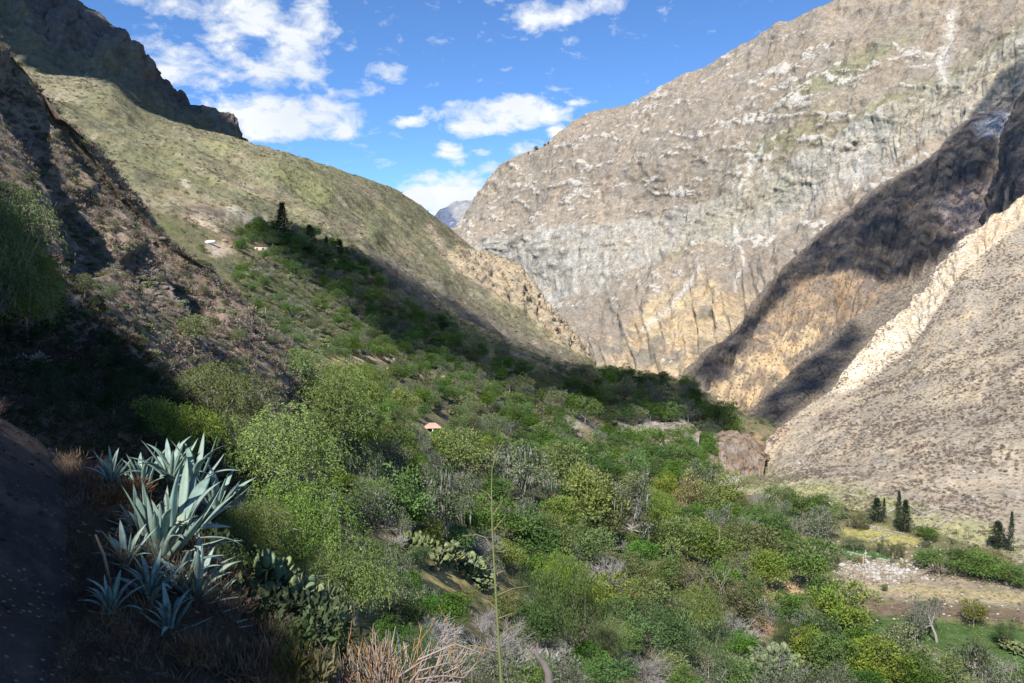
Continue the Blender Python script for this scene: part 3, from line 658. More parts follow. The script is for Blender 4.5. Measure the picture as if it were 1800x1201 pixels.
edge = 0.42 + 0.12 * fbm(np.stack([t[:, 0] * 14, t[:, 0] * 0, t[:, 0] * 0], 1), 3)
PG = []
for w in wv:
    qq = ctr + sd * (w * edge)[:, None]
    X = np.stack([qq[:, 0], qq[:, 1], qq[:, 0] * 0], 1)
    z = K_height(qq) + 0.035 * (1 - w ** 4) - 0.03 * (w ** 4) + fbm(X / 0.3, 4) * 0.015
    PG.append(np.concatenate([qq, z[:, None]], 1))
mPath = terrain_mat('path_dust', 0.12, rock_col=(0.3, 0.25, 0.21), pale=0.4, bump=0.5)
finish('path', np.array(PG), mPath, lambda V, px, py, n: np.concatenate([mixc(np.tile(np.array([0.045, 0.037, 0.033]), (len(V), 1)), (0.075, 0.06, 0.052), sstep(-.1, .2, fbm(V / .5, 4))), np.full((len(V), 1), 0.1)], 1), label='dusty trodden footpath at the lower left')  # footpath colour darkened to imitate the shade it lies in

# ---- the hill the path leaves behind the camera: its shade covers the near left
def toward_sun(p, yplane):
    t = (p[1] - yplane) / -S[1]; return p + S * t
def first_hit(px, py, names):
    r = Vector(ray(px, py)); best = None
    for n in names:
        h = BV[n].ray_cast(Vector((0, 0, 0)), r)
        if h[0] is not None and (best is None or h[3] < best[1]): best = (np.array(h[0]), h[3], n, np.array(h[1]))
    return best
YH = -58.0
edge_px = [(560,1200),(420,1130),(330,1110),(270,1040),(235,960),(215,900),(205,850),(205,810),(240,745),(300,715),(320,675),(215,620),(165,590),(90,525)]
prof = []
for (x, y) in edge_px:
    h = first_hit(x, y, ['near_slope', 'near_ground', 'path'])
    if h is None: print('nohit', x, y); continue
    p = toward_sun(h[0], YH); prof.append((p[0], p[2]))
prof = [(float(a), float(b)) for a, b in prof]
print('HILL', [(round(a), round(b)) for a, b in prof])

# hill profile in the plane y = YH that throws exactly that shade
hill_top = [(-4,-2),(-10,6),(-17,24),(-23,42),(-25.5,54),(-26.5,58),(-29,63),(-32,69),(-36,78),(-41,86),(-44,90),(-51,98),(-59,108.5),(-66,118),(-73,127.5),(-79,134.5),(-82,137),(-90,138),(-110,140),(-180,138),(-260,150)]
foot_x = np.array([x for x, z in hill_top]); foot_z = np.array([z for x, z in hill_top])
r1 = np.stack([foot_x, np.full(len(foot_x), YH), foot_z], 1)
r0 = r1 + np.array([10, -60, -60]); r00 = r1 + np.array([30, -160, -140])
r2 = np.stack([foot_x * 0.8 - 2, np.full(len(foot_x), -34.0), foot_z * 0.62 - 1], 1)
r3 = np.stack([foot_x * 0.6 - 5, np.full(len(foot_x), -12.0), foot_z * 0.22 - 2], 1)
def loftw(rows, n, nvs):
    out = []
    R = []
    for r in rows:
        d = np.concatenate([[0], np.cumsum(np.linalg.norm(np.diff(r1, axis=0), axis=1))]); d /= d[-1]
        t = np.linspace(0, 1, n); R.append(np.stack([np.interp(t, d, r[:, k]) for k in range(3)], 1))
    for k in range(len(R) - 1):
        for j in range(nvs[k] + (1 if k == len(R) - 2 else 0)):
            t = j / nvs[k]; out.append(R[k] * (1 - t) + R[k + 1] * t)
    return np.array(out)
GH = loftw([r00, r0, r1, r2, r3], 120, [10, 16, 20, 20])
Vh = GH.reshape(-1, 3); nf = face_up(GH).reshape(-1, 3)
Vh = Vh + nf * (fbm(Vh / 16.0, 5) * 1.5 + fbm(Vh / 4.0, 3) * 0.6)[:, None]
finish('hill', Vh.reshape(GH.shape), mJ, lambda V, px, py, n: np.concatenate([np.tile(np.array([0.2, 0.16, 0.12]), (len(V), 1)), np.full((len(V), 1), 0.2)], 1), label='steep dry hill the footpath leaves behind')

# unseen rock added behind the path to shade the bank up to the agaves
prof2 = [(-3.6,-1),(-4.6,4),(-5.2,8),(-5.6,10.8),(-5.85,11.75),(-6.15,12.1),(-6.8,12.33),(-7.1,12.42),(-7.4,12.62),(-7.75,13.05),(-7.9,13.42),(-8.1,13.75),(-8.5,14.2),(-9.1,14.8),(-10,15.5),(-12,16.8),(-16,19.0),(-22,22),(-34,26)]
px_ = np.array([p[0] for p in prof2]); pz_ = np.array([p[1] for p in prof2])
def row2(y, kz, dx): return np.stack([px_ + dx, np.full(len(px_), y), pz_ * kz - 1.0 * (1 - kz)], 1)
r1 = row2(-8.0, 1, 0)
GO = loftw([row2(-16, .3, 4), row2(-9.5, .86, .6), r1, row2(-7.0, .8, -.5), row2(-4.5, .25, -2.2), row2(-3.0, 0.0, -3.0)], 200, [8, 8, 8, 12, 6])
Vo = GO.reshape(-1, 3); nn = fbm(Vo / 1.3, 5, ridged=True) * .5
Vo = Vo + np.stack([fbm(Vo / .5, 3) * .06, nn, fbm(Vo / .6 + 5, 3) * .10], 1)
finish('added_shade_rock', Vo.reshape(GO.shape), mJ, lambda V, px, py, n: np.concatenate([np.tile(np.array([0.16, 0.13, 0.10]), (len(V), 1)), np.full((len(V), 1), 0.5)], 1), label='unseen rock added behind the footpath to shade the bank')
# the rust-stained cliff at the mouth of the gorge and the eroded bank under the wood
def cliffpatch(name, label, rows, cols, amp, sc):
    G, vv = loft(rows, 120, [6] + [40] * (len(rows) - 3) + [6]); V = G.reshape(-1, 3); nf = grid_normals(G).reshape(-1, 3)
    if (nf @ np.array([0, -1, .3])).mean() < 0: nf = -nf
    Gd = (V + nf * (fbm(V / np.array([sc, sc, sc * 3.5]), 5, ridged=True) * amp)[:, None]).reshape(G.shape)
    def cf(V, px, py, n):
        n0 = fbm(V / np.array([sc, sc, sc * 5]) + 3, 5); c = mixc(np.tile(np.array(cols[0]), (len(V), 1)), cols[1], sstep(-.15, .2, n0)); c = mixc(c, cols[2], sstep(.15, .35, fbm(V / sc + 9, 4)))
        return np.concatenate([c, np.clip(.4 + .5 * n0, 0, 1)[:, None]], 1)
    finish(name, Gd, mD, cf, label=label)
cliffpatch('gorge_cliff', 'rust-streaked cliff at the mouth of the gorge', [[(1238,790,470),(1262,780,470),(1290,775,470),(1316,778,470),(1340,790,460)], [(1226,806,440),(1246,780,442),(1266,766,443),(1290,762,444),(1312,768,442),(1330,784,436),(1348,812,430)], [(1240,800,418),(1265,800,415),(1290,800,413),(1318,802,412),(1344,812,412)], [(1244,822,402),(1290,832,400),(1340,832,402)], [(1244,850,400),(1340,860,400)]], ((.19,.15,.118), (.26,.185,.13), (.25,.22,.185)), 3.5, 5)
cliffpatch('eroded_bank', 'pale eroded bank under the shaded wood', [[(1082,752,478),(1150,748,480),(1228,762,480)], [(1070,768,452),(1088,750,458),(1110,744,460),(1135,740,462),(1165,746,464),(1196,740,470),(1216,752,468),(1234,772,460)], [(1084,760,436),(1130,758,434),(1180,760,434),(1230,766,440)], [(1086,776,420),(1150,782,416),(1228,780,424)], [(1086,800,420),(1228,800,424)]], ((.24,.215,.18), (.33,.30,.26), (.10,.11,.06)), 3.0, 7)
cliffpatch('eroded_bank', 'pale eroded gully side in the middle of the hillside', [[(955,722,432),(1010,735,436),(1062,770,440)], [(958,706,414),(990,706,418),(1030,730,424),(1058,756,428)], [(955,735,392),(1000,760,392),(1050,785,398)], [(955,765,372),(1000,785,374),(1050,805,384)], [(955,790,372),(1050,830,384)]], ((.21,.185,.14), (.30,.27,.22), (.09,.10,.05)), 2.5, 6)

# ------------------------------------------------------------------ the clouds whose shade lies on the land
def ico(sub):
    import bmesh
    bm = bmesh.new(); bmesh.ops.create_icosphere(bm, subdivisions=sub, radius=1.0)
    V = np.array([v.co[:] for v in bm.verts]); F = np.array([[v.index for v in f.verts] for f in bm.faces]); bm.free()
    return V, F
ICO2 = ico(2); ICO1 = ico(1); ICO3 = ico(3); ICO0 = (ICO1[0], ICO1[1])
OCT = (np.array([[1,0,0],[0,1,0],[-1,0,0],[0,-1,0],[0,0,1],[0,0,-1],[.75,.75,0],[-.75,.75,0],[-.75,-.75,0],[.75,-.75,0]], float), np.array([[0,6,4],[6,1,4],[1,7,4],[7,2,4],[2,8,4],[8,3,4],[3,9,4],[9,0,4],[6,0,5],[1,6,5],[7,1,5],[2,7,5],[8,2,5],[3,8,5],[9,3,5],[0,9,5]]))
mCloud, nt, b = mk('cloud_white'); b.inputs['Base Color'].default_value = (0.9, 0.9, 0.92, 1); b.inputs['Roughness'].default_value = 1.0
b.inputs['Specular IOR Level'].default_value = 0.0
ALT = 1050.0
def cloud_over(name, label, polys, puff, names, gap=0.62):
    """polys in the photo: where the shade lies. The puffs hang at ALT on the line to the sun."""
    pts = []
    for poly, step in polys:
        xs = [p[0] for p in poly]; ys = [p[1] for p in poly]
        gx, gy = np.meshgrid(np.arange(min(xs), max(xs), step), np.arange(min(ys), max(ys), step))
        gx = gx.ravel() + RNG.uniform(-.3, .3, gx.size) * step; gy = gy.ravel() + RNG.uniform(-.3, .3, gx.size) * step
        k = in_poly(gx, gy, poly)
        for x, y in zip(gx[k], gy[k]):
            h = first_hit(x, y, names)
            if h is None: continue
            t = (ALT - h[0][2]) / S[2]; pts.append(h[0] + S * t)
    pts = np.array(pts); RNG.shuffle(pts)
    # thin them to an even spacing
    keep = []
    ka = np.empty((0, 2))
    for p in pts:
        if len(ka) == 0 or ((ka - p[:2]) ** 2).sum(1).min() > (puff * gap) ** 2: keep.append(p); ka = np.vstack([ka, p[None, :2]])
    Vs = []; Fs = []; o = 0
    for p in keep:
        s = puff * RNG.uniform(0.75, 1.15); v = OCT[0] * np.array([s, s, s * 0.75]) ; v = v * (1 + 0.30 * fbm((OCT[0] + p / puff) * 1.6, 3))[:, None]
        Vs.append(v + p + np.array([0, 0, RNG.uniform(-.2, .35) * puff])); Fs.append(OCT[1] + o); o += len(v)
    me = mesh_np(name, np.concatenate(Vs), np.concatenate(Fs), mCloud, smooth=True)
    ob = add(name, me); tag(ob, label=label, kind='structure'); tick('%s %d' % (name, len(keep)))
    return ob
cloud_over('cloud', 'white cloud high over the right-hand spur', [
   ([(1215,655),(1300,575),(1380,475),(1460,400),(1560,325),(1640,275),(1700,215),(1760,130),(1830,80),(1900,60),(1900,330),(1800,345),(1740,385),(1640,460),(1560,500),(1500,470),(1450,480),(1400,500),(1340,560),(1300,620),(1250,680)], 3.0)], 4.6, ['shaded_spur', 'right_mountain', 'cliff_buttress'], 1.2)
cloud_over('cloud', 'small white cloud over the gorge', [([(1310,735),(1400,650),(1480,590),(1500,560),(1520,590),(1480,650),(1440,690),(1380,735),(1340,780),(1312,770)], 3)], 5, ['gorge_slope'], 1.25)
cloud_over('cloud', 'white cloud high over the shaded forest', [
   ([(455,395),(520,400),(600,440),(640,445),(700,480),(800,530),(900,600),(1000,640),(1050,655),(1110,662),(1215,675),(1300,752),(1270,780),(1200,738),(1130,735),(1060,745),(960,705),(860,665),(760,640),(690,610),(640,560),(560,500),(480,440)], 3)], 5, ['valley_ground', 'left_mountain'], 1.25)
cloud_over('cloud', 'white cloud high over the dark crag', [
   ([(-150,-150),(60,-60),(110,-20),(200,50),(330,160),(420,250),(400,240),(330,226),(240,180),(200,140),(80,128),(20,80),(-150,0)], 9)], 24, ['dark_crag', 'left_mountain'])
# ------------------------------------------------------------------ plant building
def leaf_mat(name, transl=0.35, rough=0.6, vary=0.25):
    m, nt, b = mk(name)
    at = N(nt, 'ShaderNodeAttribute', attribute_name='col')
    oi = nt.nodes.new('ShaderNodeObjectInfo')
    hs = nt.nodes.new('ShaderNodeHueSaturation'); nt.links.new(at.outputs['Color'], hs.inputs['Color'])
    nt.links.new(mapr(nt, oi.outputs['Random'], 0, 1, 0.5 - 0.03, 0.5 + 0.008), hs.inputs['Hue'])
    r2 = mathn(nt, 'FRACT', mathn(nt, 'MULTIPLY', oi.outputs['Random'], 7.31))
    nt.links.new(mapr(nt, r2, 0, 1, 1 - vary, 1 + vary), hs.inputs['Value'])
    r3 = mathn(nt, 'FRACT', mathn(nt, 'MULTIPLY', oi.outputs['Random'], 13.7))
    nt.links.new(mapr(nt, r3, 0, 1, 0.75, 1.1), hs.inputs['Saturation'])
    nt.links.new(hs.outputs[0], b.inputs['Base Color']); b.inputs['Roughness'].default_value = rough
    if transl:
        tr = nt.nodes.new('ShaderNodeBsdfTranslucent'); nt.links.new(hs.outputs[0], tr.inputs[0])
        mx = nt.nodes.new('ShaderNodeMixShader'); mx.inputs[0].default_value = transl
        out = nt.nodes['Material Output']; nt.links.new(b.outputs[0], mx.inputs[1]); nt.links.new(tr.outputs[0], mx.inputs[2]); nt.links.new(mx.outputs[0], out.inputs[0])
    return m
mLeaf = leaf_mat('foliage'); mDry = leaf_mat('dry_twigs', 0.1, 0.9, 0.2); mMoss = leaf_mat('hanging_moss', 0.25, 0.95, 0.12)
mSucc = leaf_mat('succulent', 0.0, 0.45, 0.1); mBark = leaf_mat('bark', 0.0, 0.95, 0.15)
for _m, _s in ((mBark, 22.0), (mSucc, 9.0)):
    _nt = _m.node_tree; _tc = _nt.nodes.new('ShaderNodeTexCoord'); _n = noise_node(_nt, vscale(_nt, _tc.outputs['Object'], (1, 1, .3)), _s, 6, .7); _b = _nt.nodes['Principled BSDF']
    _bp = _nt.nodes.new('ShaderNodeBump'); _bp.inputs['Strength'].default_value = .7 if _m is mBark else .15; _bp.inputs['Distance'].default_value = .02; _nt.links.new(_n, _bp.inputs['Height']); _nt.links.new(_bp.outputs[0], _b.inputs['Normal'])
    _src = _b.inputs['Base Color'].links[0].from_socket; _nt.links.new(mixrgb(_nt, mapr(_nt, _n, .45, .7, 0, .55 if _m is mBark else .35), _src, mixrgb(_nt, 1.0, _src, (.45, .42, .36), 'MULTIPLY')), _b.inputs['Base Color'])
class MB:
    def __init__(s): s.V = []; s.C = []; s.Q = []; s.T = []; s.n = 0
    def put(s, V, F, col):
        V = np.asarray(V, float); F = np.asarray(F)
        (s.Q if F.shape[1] == 4 else s.T).append(F + s.n)
        c = np.asarray(col, float)
        if c.ndim == 1: c = np.tile(c, (len(V), 1))
        s.V.append(V); s.C.append(c[:, :3]); s.n += len(V)
    def mesh(s, name, mat, smooth=False):
        Fs = []
        if s.Q: Fs.append(np.concatenate(s.Q))
        if s.T: Fs.append(np.concatenate(s.T))
        return mesh_np(name, np.concatenate(s.V), Fs, mat, np.concatenate(s.C), smooth)
def unit(a): return a / (np.linalg.norm(a, axis=-1, keepdims=True) + 1e-9)
def leaves(mb, C, D, L, Wd, col, rng, curl=0.25, jitter=0.5):
    """rhomb leaves at C pointing along D"""
    n = len(C); D = unit(D + rng.normal(size=(n, 3)) * jitter)
    R = rng.normal(size=(n, 3)); A = unit(np.cross(D, R)); Nn = np.cross(D, A)
    L = np.asarray(L).reshape(-1, 1) * rng.uniform(.7, 1.25, (n, 1)); Wd = np.asarray(Wd).reshape(-1, 1) * rng.uniform(.75, 1.2, (n, 1))
    p0 = C; p1 = C + D * L * .5 + A * Wd * .5; p2 = C + D * L - Nn * L * curl; p3 = C + D * L * .5 - A * Wd * .5
    V = np.stack([p0, p1, p2, p3], 1).reshape(-1, 3)
    F = np.arange(n * 4).reshape(-1, 4)
    mb.put(V, F, np.repeat(col, 4, 0))
def tube(mb, pts, r, col, sides=5):
    pts = np.asarray(pts, float); n = len(pts); r = np.broadcast_to(np.asarray(r, float), (n,))
    T = unit(np.gradient(pts, axis=0)); ref = np.array([0.31, 0.17, 0.93]) if abs(T[0][2]) < 0.9 else np.array([1., .1, 0.])
    A = unit(np.cross(T, ref)); B = np.cross(T, A)
    an = np.linspace(0, 2 * np.pi, sides, endpoint=False)
    ring = pts[:, None] + (A[:, None] * np.cos(an)[None, :, None] + B[:, None] * np.sin(an)[None, :, None]) * r[:, None, None]
    V = ring.reshape(-1, 3); F = []
    for i in range(n - 1):
        for j in range(sides):
            k = (j + 1) % sides; F.append([i * sides + j, i * sides + k, (i + 1) * sides + k, (i + 1) * sides + j])
    mb.put(V, F, col)
def colour_var(base, n, rng, dv=0.18, tint=None, pt=0.0):
    c = np.tile(np.asarray(base, float), (n, 1)) * rng.uniform(1 - dv, 1 + dv, (n, 1))
    if tint is not None:
        k = rng.random(n) < pt; c[k] = np.asarray(tint) * rng.uniform(.8, 1.15, (k.sum(), 1))
    return c
def limbs(mb, rng, targets, r0, col, fork=0.28, lean=0.0):
    base = np.array([0, 0, -0.03]); f = np.array([lean, 0, fork])
    tube(mb, [base, f * .5 + rng.normal(size=3) * .012, f], [r0 * 1.25, r0, r0 * .85], col, 6)
    for t in targets:
        m = (f + t) / 2 + rng.normal(size=3) * .035 + np.array([0, 0, -.03]); s = rng.uniform(.3, .6)
        tube(mb, [f, f * (1 - s) + m * s, m, t], [r0 * .6, r0 * .45, r0 * .32, r0 * .1], col, 4)
def lobes(rng, n, rx, rz, zc, rmin, rmax, shell=0.55):
    out = []
    for k in range(n):
        d = unit(rng.normal(size=3)); rr = rng.uniform(shell, 1.0) * (1.18 if rng.random() < .18 else 1)
        if d[2] < -0.5: d[2] *= 0.4
        out.append((np.array([d[0] * rx * rr, d[1] * rx * rr, zc + d[2] * rz * rr]), rng.uniform(rmin, rmax)))
    return out
def shell_pts(rng, c, r, n, inner=0.5):
    d = unit(rng.normal(size=(n, 3))); d[:, 2] = np.where(d[:, 2] < -0.6, -d[:, 2], d[:, 2])
    return c + d * r * rng.uniform(inner, 1.0, (n, 1)) * np.array([1, 1, .85]), d
def broadleaf(name, seed, base, nl=26, per=110, ls=0.032, tint=None, pt=0.0, flat=0.8, bark=(.20, .17, .14)):
    rng = np.random.default_rng(seed); cr_ = MB(); tr = MB()
    lb = lobes(rng, nl, .37, .42 * flat, .46, .14, .21, .45)
    for c, r in lb:
        P_, d = shell_pts(rng, c, r, per); tone = rng.uniform(.75, 1.25)
        leaves(cr_, P_, d + np.array([0, 0, .15]), ls, ls * .62, colour_var(np.array(base) * tone, per, rng, .2, tint, pt), rng)
    limbs(tr, rng, [c for c, r in lb[:9]], .022, bark)
    return tr.mesh(name + '_trunk', mBark), cr_.mesh(name + '_crown', mLeaf)
def mosstree(name, seed, nl=26, per=80, base=(.095, .15, .045), moss=(.22, .22, .185), lean=0.0, strands=240, ls=.034, fork=.3):
    rng = np.random.default_rng(seed); cr_ = MB(); tr = MB(); ms = MB()
    lb = lobes(rng, nl, .37, .40, .52, .10, .18, .35)
    if lean: lb = [(c + np.array([lean, 0, 0]), r) for c, r in lb]
    for c, r in lb:
        P_, d = shell_pts(rng, c, r, per); tone = rng.uniform(.7, 1.3)
        leaves(cr_, P_, d, ls, ls * .6, colour_var(np.array(base) * tone, per, rng, .25, moss, .35), rng)
    limbs(tr, rng, [c for c, r in lb[:14]], .024, (.30, .28, .25), fork, lean * .6)
    for k in range(strands):
        c, r = lb[rng.integers(len(lb))]
        p = c + unit(rng.normal(size=3)) * r * rng.uniform(.3, 1) * np.array([1, 1, .6]); L = rng.uniform(.06, .24) * (0.6 + 0.8 * (p[2] - .3)); w = rng.uniform(.004, .009)
        a = rng.uniform(0, 6.28); s = np.array([math.cos(a), math.sin(a), 0]) * w; dr = rng.normal(size=3) * .012; dr[2] = 0
        V = [p - s * .6, p + s * .6, p + s + dr * .6 - [0, 0, L * .45], p - s + dr * .6 - [0, 0, L * .45], p + dr - [0, 0, L]]
        col = np.array(moss) * rng.uniform(.6, 1.3)
        ms.put(V[:4], [[0, 1, 2, 3]], col); ms.put([V[3], V[2], V[4]], [[0, 1, 2]], col)
    return tr.mesh(name + '_trunk', mBark), cr_.mesh(name + '_crown', mLeaf), ms.mesh(name + '_moss', mMoss)
def weeping(name, seed, base=(.10, .135, .045), nl=34, sprays=58, ls=.024, bark=(.26, .23, .20), twigs=40):
    rng = np.random.default_rng(seed); cr_ = MB(); tr = MB()
    lb = lobes(rng, nl, .39, .44, .46, .13, .21, .45)
    for c, r in lb:
        tone = rng.uniform(.75, 1.3)
        S0, d = shell_pts(rng, c, r, sprays, .6)
        k = 9; out = unit(d * np.array([1, 1, .4]) + np.array([0, 0, .15])); L = rng.uniform(.06, .13, (sprays, 1))
        t = (np.arange(k) / (k - 1))[None, :, None]
        pts = S0[:, None] + out[:, None] * L[:, None] * t * .8 - np.array([0, 0, 1.])[None, None] * L[:, None] * t ** 2 * 1.1
        pts = pts.reshape(-1, 3); pts += rng.normal(size=pts.shape) * .006
        D = np.tile(np.array([0, 0, -1.]), (len(pts), 1)) + np.repeat(out, k, 0) * .6
        leaves(cr_, pts, D, ls, ls * .34, colour_var(np.array(base) * tone, len(pts), rng, .22), rng, .2, .45)
    limbs(tr, rng, [c for c, r in lb[:12]], .026, bark, .2)
    for k in range(twigs):      # bare grey twigs showing through
        c, r = lb[rng.integers(len(lb))]; p = c + unit(rng.normal(size=3)) * r * .4; q = p + unit(rng.normal(size=3) * [1, 1, .5] + unit(c - [0, 0, .5]) * .8) * rng.uniform(.08, .2)
        tube(tr, [p, (p + q) / 2 + rng.normal(size=3) * .015, q], [.004, .0028, .001], (.30, .27, .23), 3)
    return tr.mesh(name + '_trunk', mBark), cr_.mesh(name + '_crown', mLeaf)
def feathery(name, seed, base=(.085, .16, .042), nl=30, per=130):
    rng = np.random.default_rng(seed); cr_ = MB(); tr = MB()
    lb = lobes(rng, nl, .36, .40, .50, .12, .19)
    for c, r in lb:
        P_, d = shell_pts(rng, c, r, per, .4); tone = rng.uniform(.75, 1.3)
        leaves(cr_, P_, d * .6 + np.array([0, 0, .8]), .045, .009, colour_var(np.array(base) * tone, per, rng, .22), rng, .15, .35)
    limbs(tr, rng, [c for c, r in lb[:9]], .02, (.2, .17, .14), .12)
    return tr.mesh(name + '_trunk', mBark), cr_.mesh(name + '_crown', mLeaf)
def bare(name, seed, col=(.34, .32, .30), n=24, depth=4, leaf=None, spread=.9, rr=.010):
    rng = np.random.default_rng(seed); mb = MB(); lf = MB()
    def grow(p, d, L, r, k):
        q = p + d * L; m = (p + q) / 2 + rng.normal(size=3) * L * .09
        tube(mb, [p, m, q], [r, r * .8, r * .6], np.array(col) * rng.uniform(.75, 1.25), 3)
        if k == 0:
            if leaf is not None:
                P_ = q + rng.normal(size=(6, 3)) * L * .35; leaves(lf, P_, np.tile(d, (6, 1)), .03, .016, colour_var(leaf, 6, rng, .25), rng)
            return
        for _ in range(3 if k > 1 else 4):
            nd = unit(d + rng.normal(size=3) * .5 * spread + np.array([0, 0, .12])); grow(m + (q - m) * rng.uniform(.2, 1), nd, L * rng.uniform(.6, .85), r * .6, k - 1)
    for k in range(n):
        a = rng.uniform(0, 6.28); e = rng.uniform(.2, 1.35) if spread > .5 else rng.uniform(1.0, 1.5)
        grow(np.array([0, 0, 0.]) + rng.normal(size=3) * [.03, .03, 0], np.array([math.cos(a) * math.cos(e), math.sin(a) * math.cos(e), math.sin(e)]), rng.uniform(.2, .32), rr, depth - 1)
    return (mb.mesh(name + '_twigs', mDry),) + ((lf.mesh(name + '_leaves', mLeaf),) if leaf is not None else ())
def conifer(name, seed, base=(.045, .07, .04), w=.5, tiers=26):
    rng = np.random.default_rng(seed); cr_ = MB(); tr = MB()
    tube(tr, [[0, 0, -.02], [0, 0, .5], [0, 0, .98]], [.02, .012, .002], (.18, .15, .12), 5)
    for t in range(tiers):
        z = .06 + .92 * t / tiers; R = w * .5 * (1 - (t / tiers) ** 1.3) * rng.uniform(.75, 1.15) + .012
        for b_ in range(9):
            a = rng.uniform(0, 6.28); d = np.array([math.cos(a), math.sin(a), .25]); Rb = R * rng.uniform(.7, 1.15)
            s = np.linspace(.15, 1, 9)[:, None]; P_ = np.array([0, 0, z]) + d * Rb * s + np.array([0, 0, -.02]) * s ** 2 + rng.normal(size=(9, 3)) * .016
            leaves(cr_, P_, np.tile(d + [0, 0, .25], (9, 1)), .05, .022, colour_var(np.array(base) * rng.uniform(.7, 1.35), 9, rng, .25), rng, .1, .5)
    return tr.mesh(name + '_trunk', mBark), cr_.mesh(name + '_crown', mLeaf)
def pad(mb, p, d, nrm, L, W_, th, col):
    n = 8; an = np.linspace(0, 2 * np.pi, n, endpoint=False); s = unit(np.cross(d, nrm))
    c = p + d * L * .5
    ring = np.array([c + d * (-math.cos(a)) * L * .5 + s * math.sin(a) * W_ * .5 * (1 - .18 * math.cos(a)) for a in an])
    V = np.concatenate([ring, (ring - c) * .6 + c + nrm * th, (ring - c) * .6 + c - nrm * th, [c + nrm * th * 1.15], [c - nrm * th * 1.15]])
    T = []; Q = []
    for i in range(n):
        j = (i + 1) % n
        Q += [[i, j, n + j, n + i], [j, i, 2 * n + i, 2 * n + j]]; T += [[n + i, n + j, 3 * n], [2 * n + j, 2 * n + i, 3 * n + 1]]
    mb.Q.append(np.array(Q) + mb.n); mb.T.append(np.array(T) + mb.n); mb.V.append(V)
    cc = np.tile(np.asarray(col, float), (len(V), 1)); cc[:n] *= .85; mb.C.append(cc); mb.n += len(V)
def opuntia(name, seed, base=(.125, .17, .075), n0=8, depth=3, rim=None):
    rng = np.random.default_rng(seed); mb = MB()
    def grow(p, d, k):
        L = rng.uniform(.17, .25); nr = unit(np.cross(d, rng.normal(size=3)))
        pad(mb, p, d, nr, L, L * .72, L * .07, np.array(base) * rng.uniform(.75, 1.35) * (np.array([1.12, 1.05, .8]) if rng.random() < .25 else 1))
        if k == 0: return
        for _ in range(rng.integers(1, 4)):
            a = rng.uniform(-1.1, 1.1); s = unit(np.cross(d, nr)); nd = unit(d * math.cos(a) + s * math.sin(a) + nr * rng.normal() * .45 + np.array([0, 0, .15]))
            grow(p + d * L * (.5 + .42 * math.cos(a)) + s * math.sin(a) * L * .32, nd, k - 1)
    for _ in range(n0):
        a = rng.uniform(0, 6.28); e = rng.uniform(.7, 1.5); b0 = rng.uniform(0, .3); d = np.array([math.cos(a) * math.cos(e), math.sin(a) * math.cos(e), math.sin(e)])
        grow(np.array([math.cos(a) * b0, math.sin(a) * b0, 0]), d, depth)
    return (mb.mesh(name + '_pads', mSucc),)
def bushlet(name, seed, base, n=120, ls=.17, asp=.55, dry=False, up=.3, r=.5, h=.75, twig=None):
    """low bush as one mesh"""
    rng = np.random.default_rng(seed); mb = MB()
    nb = 7
    for k in range(nb):
        c = np.array([rng.uniform(-.28, .28), rng.uniform(-.28, .28), h * rng.uniform(.3, .6)]); m = n // nb
        P_, d = shell_pts(rng, c, rng.uniform(.2, .34), m, .45); P_[:, 2] = np.abs(P_[:, 2]) * 1.0
        leaves(mb, P_, d + np.array([0, 0, up]), ls, ls * asp, colour_var(np.array(base) * rng.uniform(.75, 1.3), m, rng, .25, twig, .25 if twig is not None else 0), rng)
    return (mb.mesh(name, mDry if dry else mLeaf),)
def rock_mesh(name, seed, mat, sub=2, sq=(1, .8, .7)):
    V, F = ICO2 if sub == 2 else ICO1
    rng = np.random.default_rng(seed); V = V.copy()
    for k in range(9):        # planar breaks
        d = unit(rng.normal(size=3)); c = rng.uniform(.55, .8); s = V @ d; V -= np.where(s > c, s - c, 0)[:, None] * d
    V = V * (1 + .12 * fbm(V * 1.7 + seed, 4))[:, None] * np.array(sq)
    return mesh_np(name, V, F, mat)
def rock_mat(name, col, sc=1.5):
    m, nt, b = mk(name); tcn = nt.nodes.new('ShaderNodeTexCoord'); n1 = noise_node(nt, tcn.outputs['Object'], sc, 8, .7); n2 = noise_node(nt, tcn.outputs['Object'], sc * 4, 6, .7)
    c = mixrgb(nt, mapr(nt, n1, .35, .65), tuple(x * .55 for x in col), col); c = mixrgb(nt, mapr(nt, n2, .55, .7, 0, .5), c, tuple(x * .4 for x in col))
    nt.links.new(c, b.inputs['Base Color']); bp = nt.nodes.new('ShaderNodeBump'); bp.inputs['Strength'].default_value = .8; bp.inputs['Distance'].default_value = .3
    nt.links.new(n2, bp.inputs['Height']); nt.links.new(bp.outputs[0], b.inputs['Normal']); return m
mRockPale = rock_mat('pale_stone', (.52, .49, .45)); mRockTan = rock_mat('tan_stone', (.42, .36, .29)); mRockRed = rock_mat('rusty_stone', (.42, .27, .18))

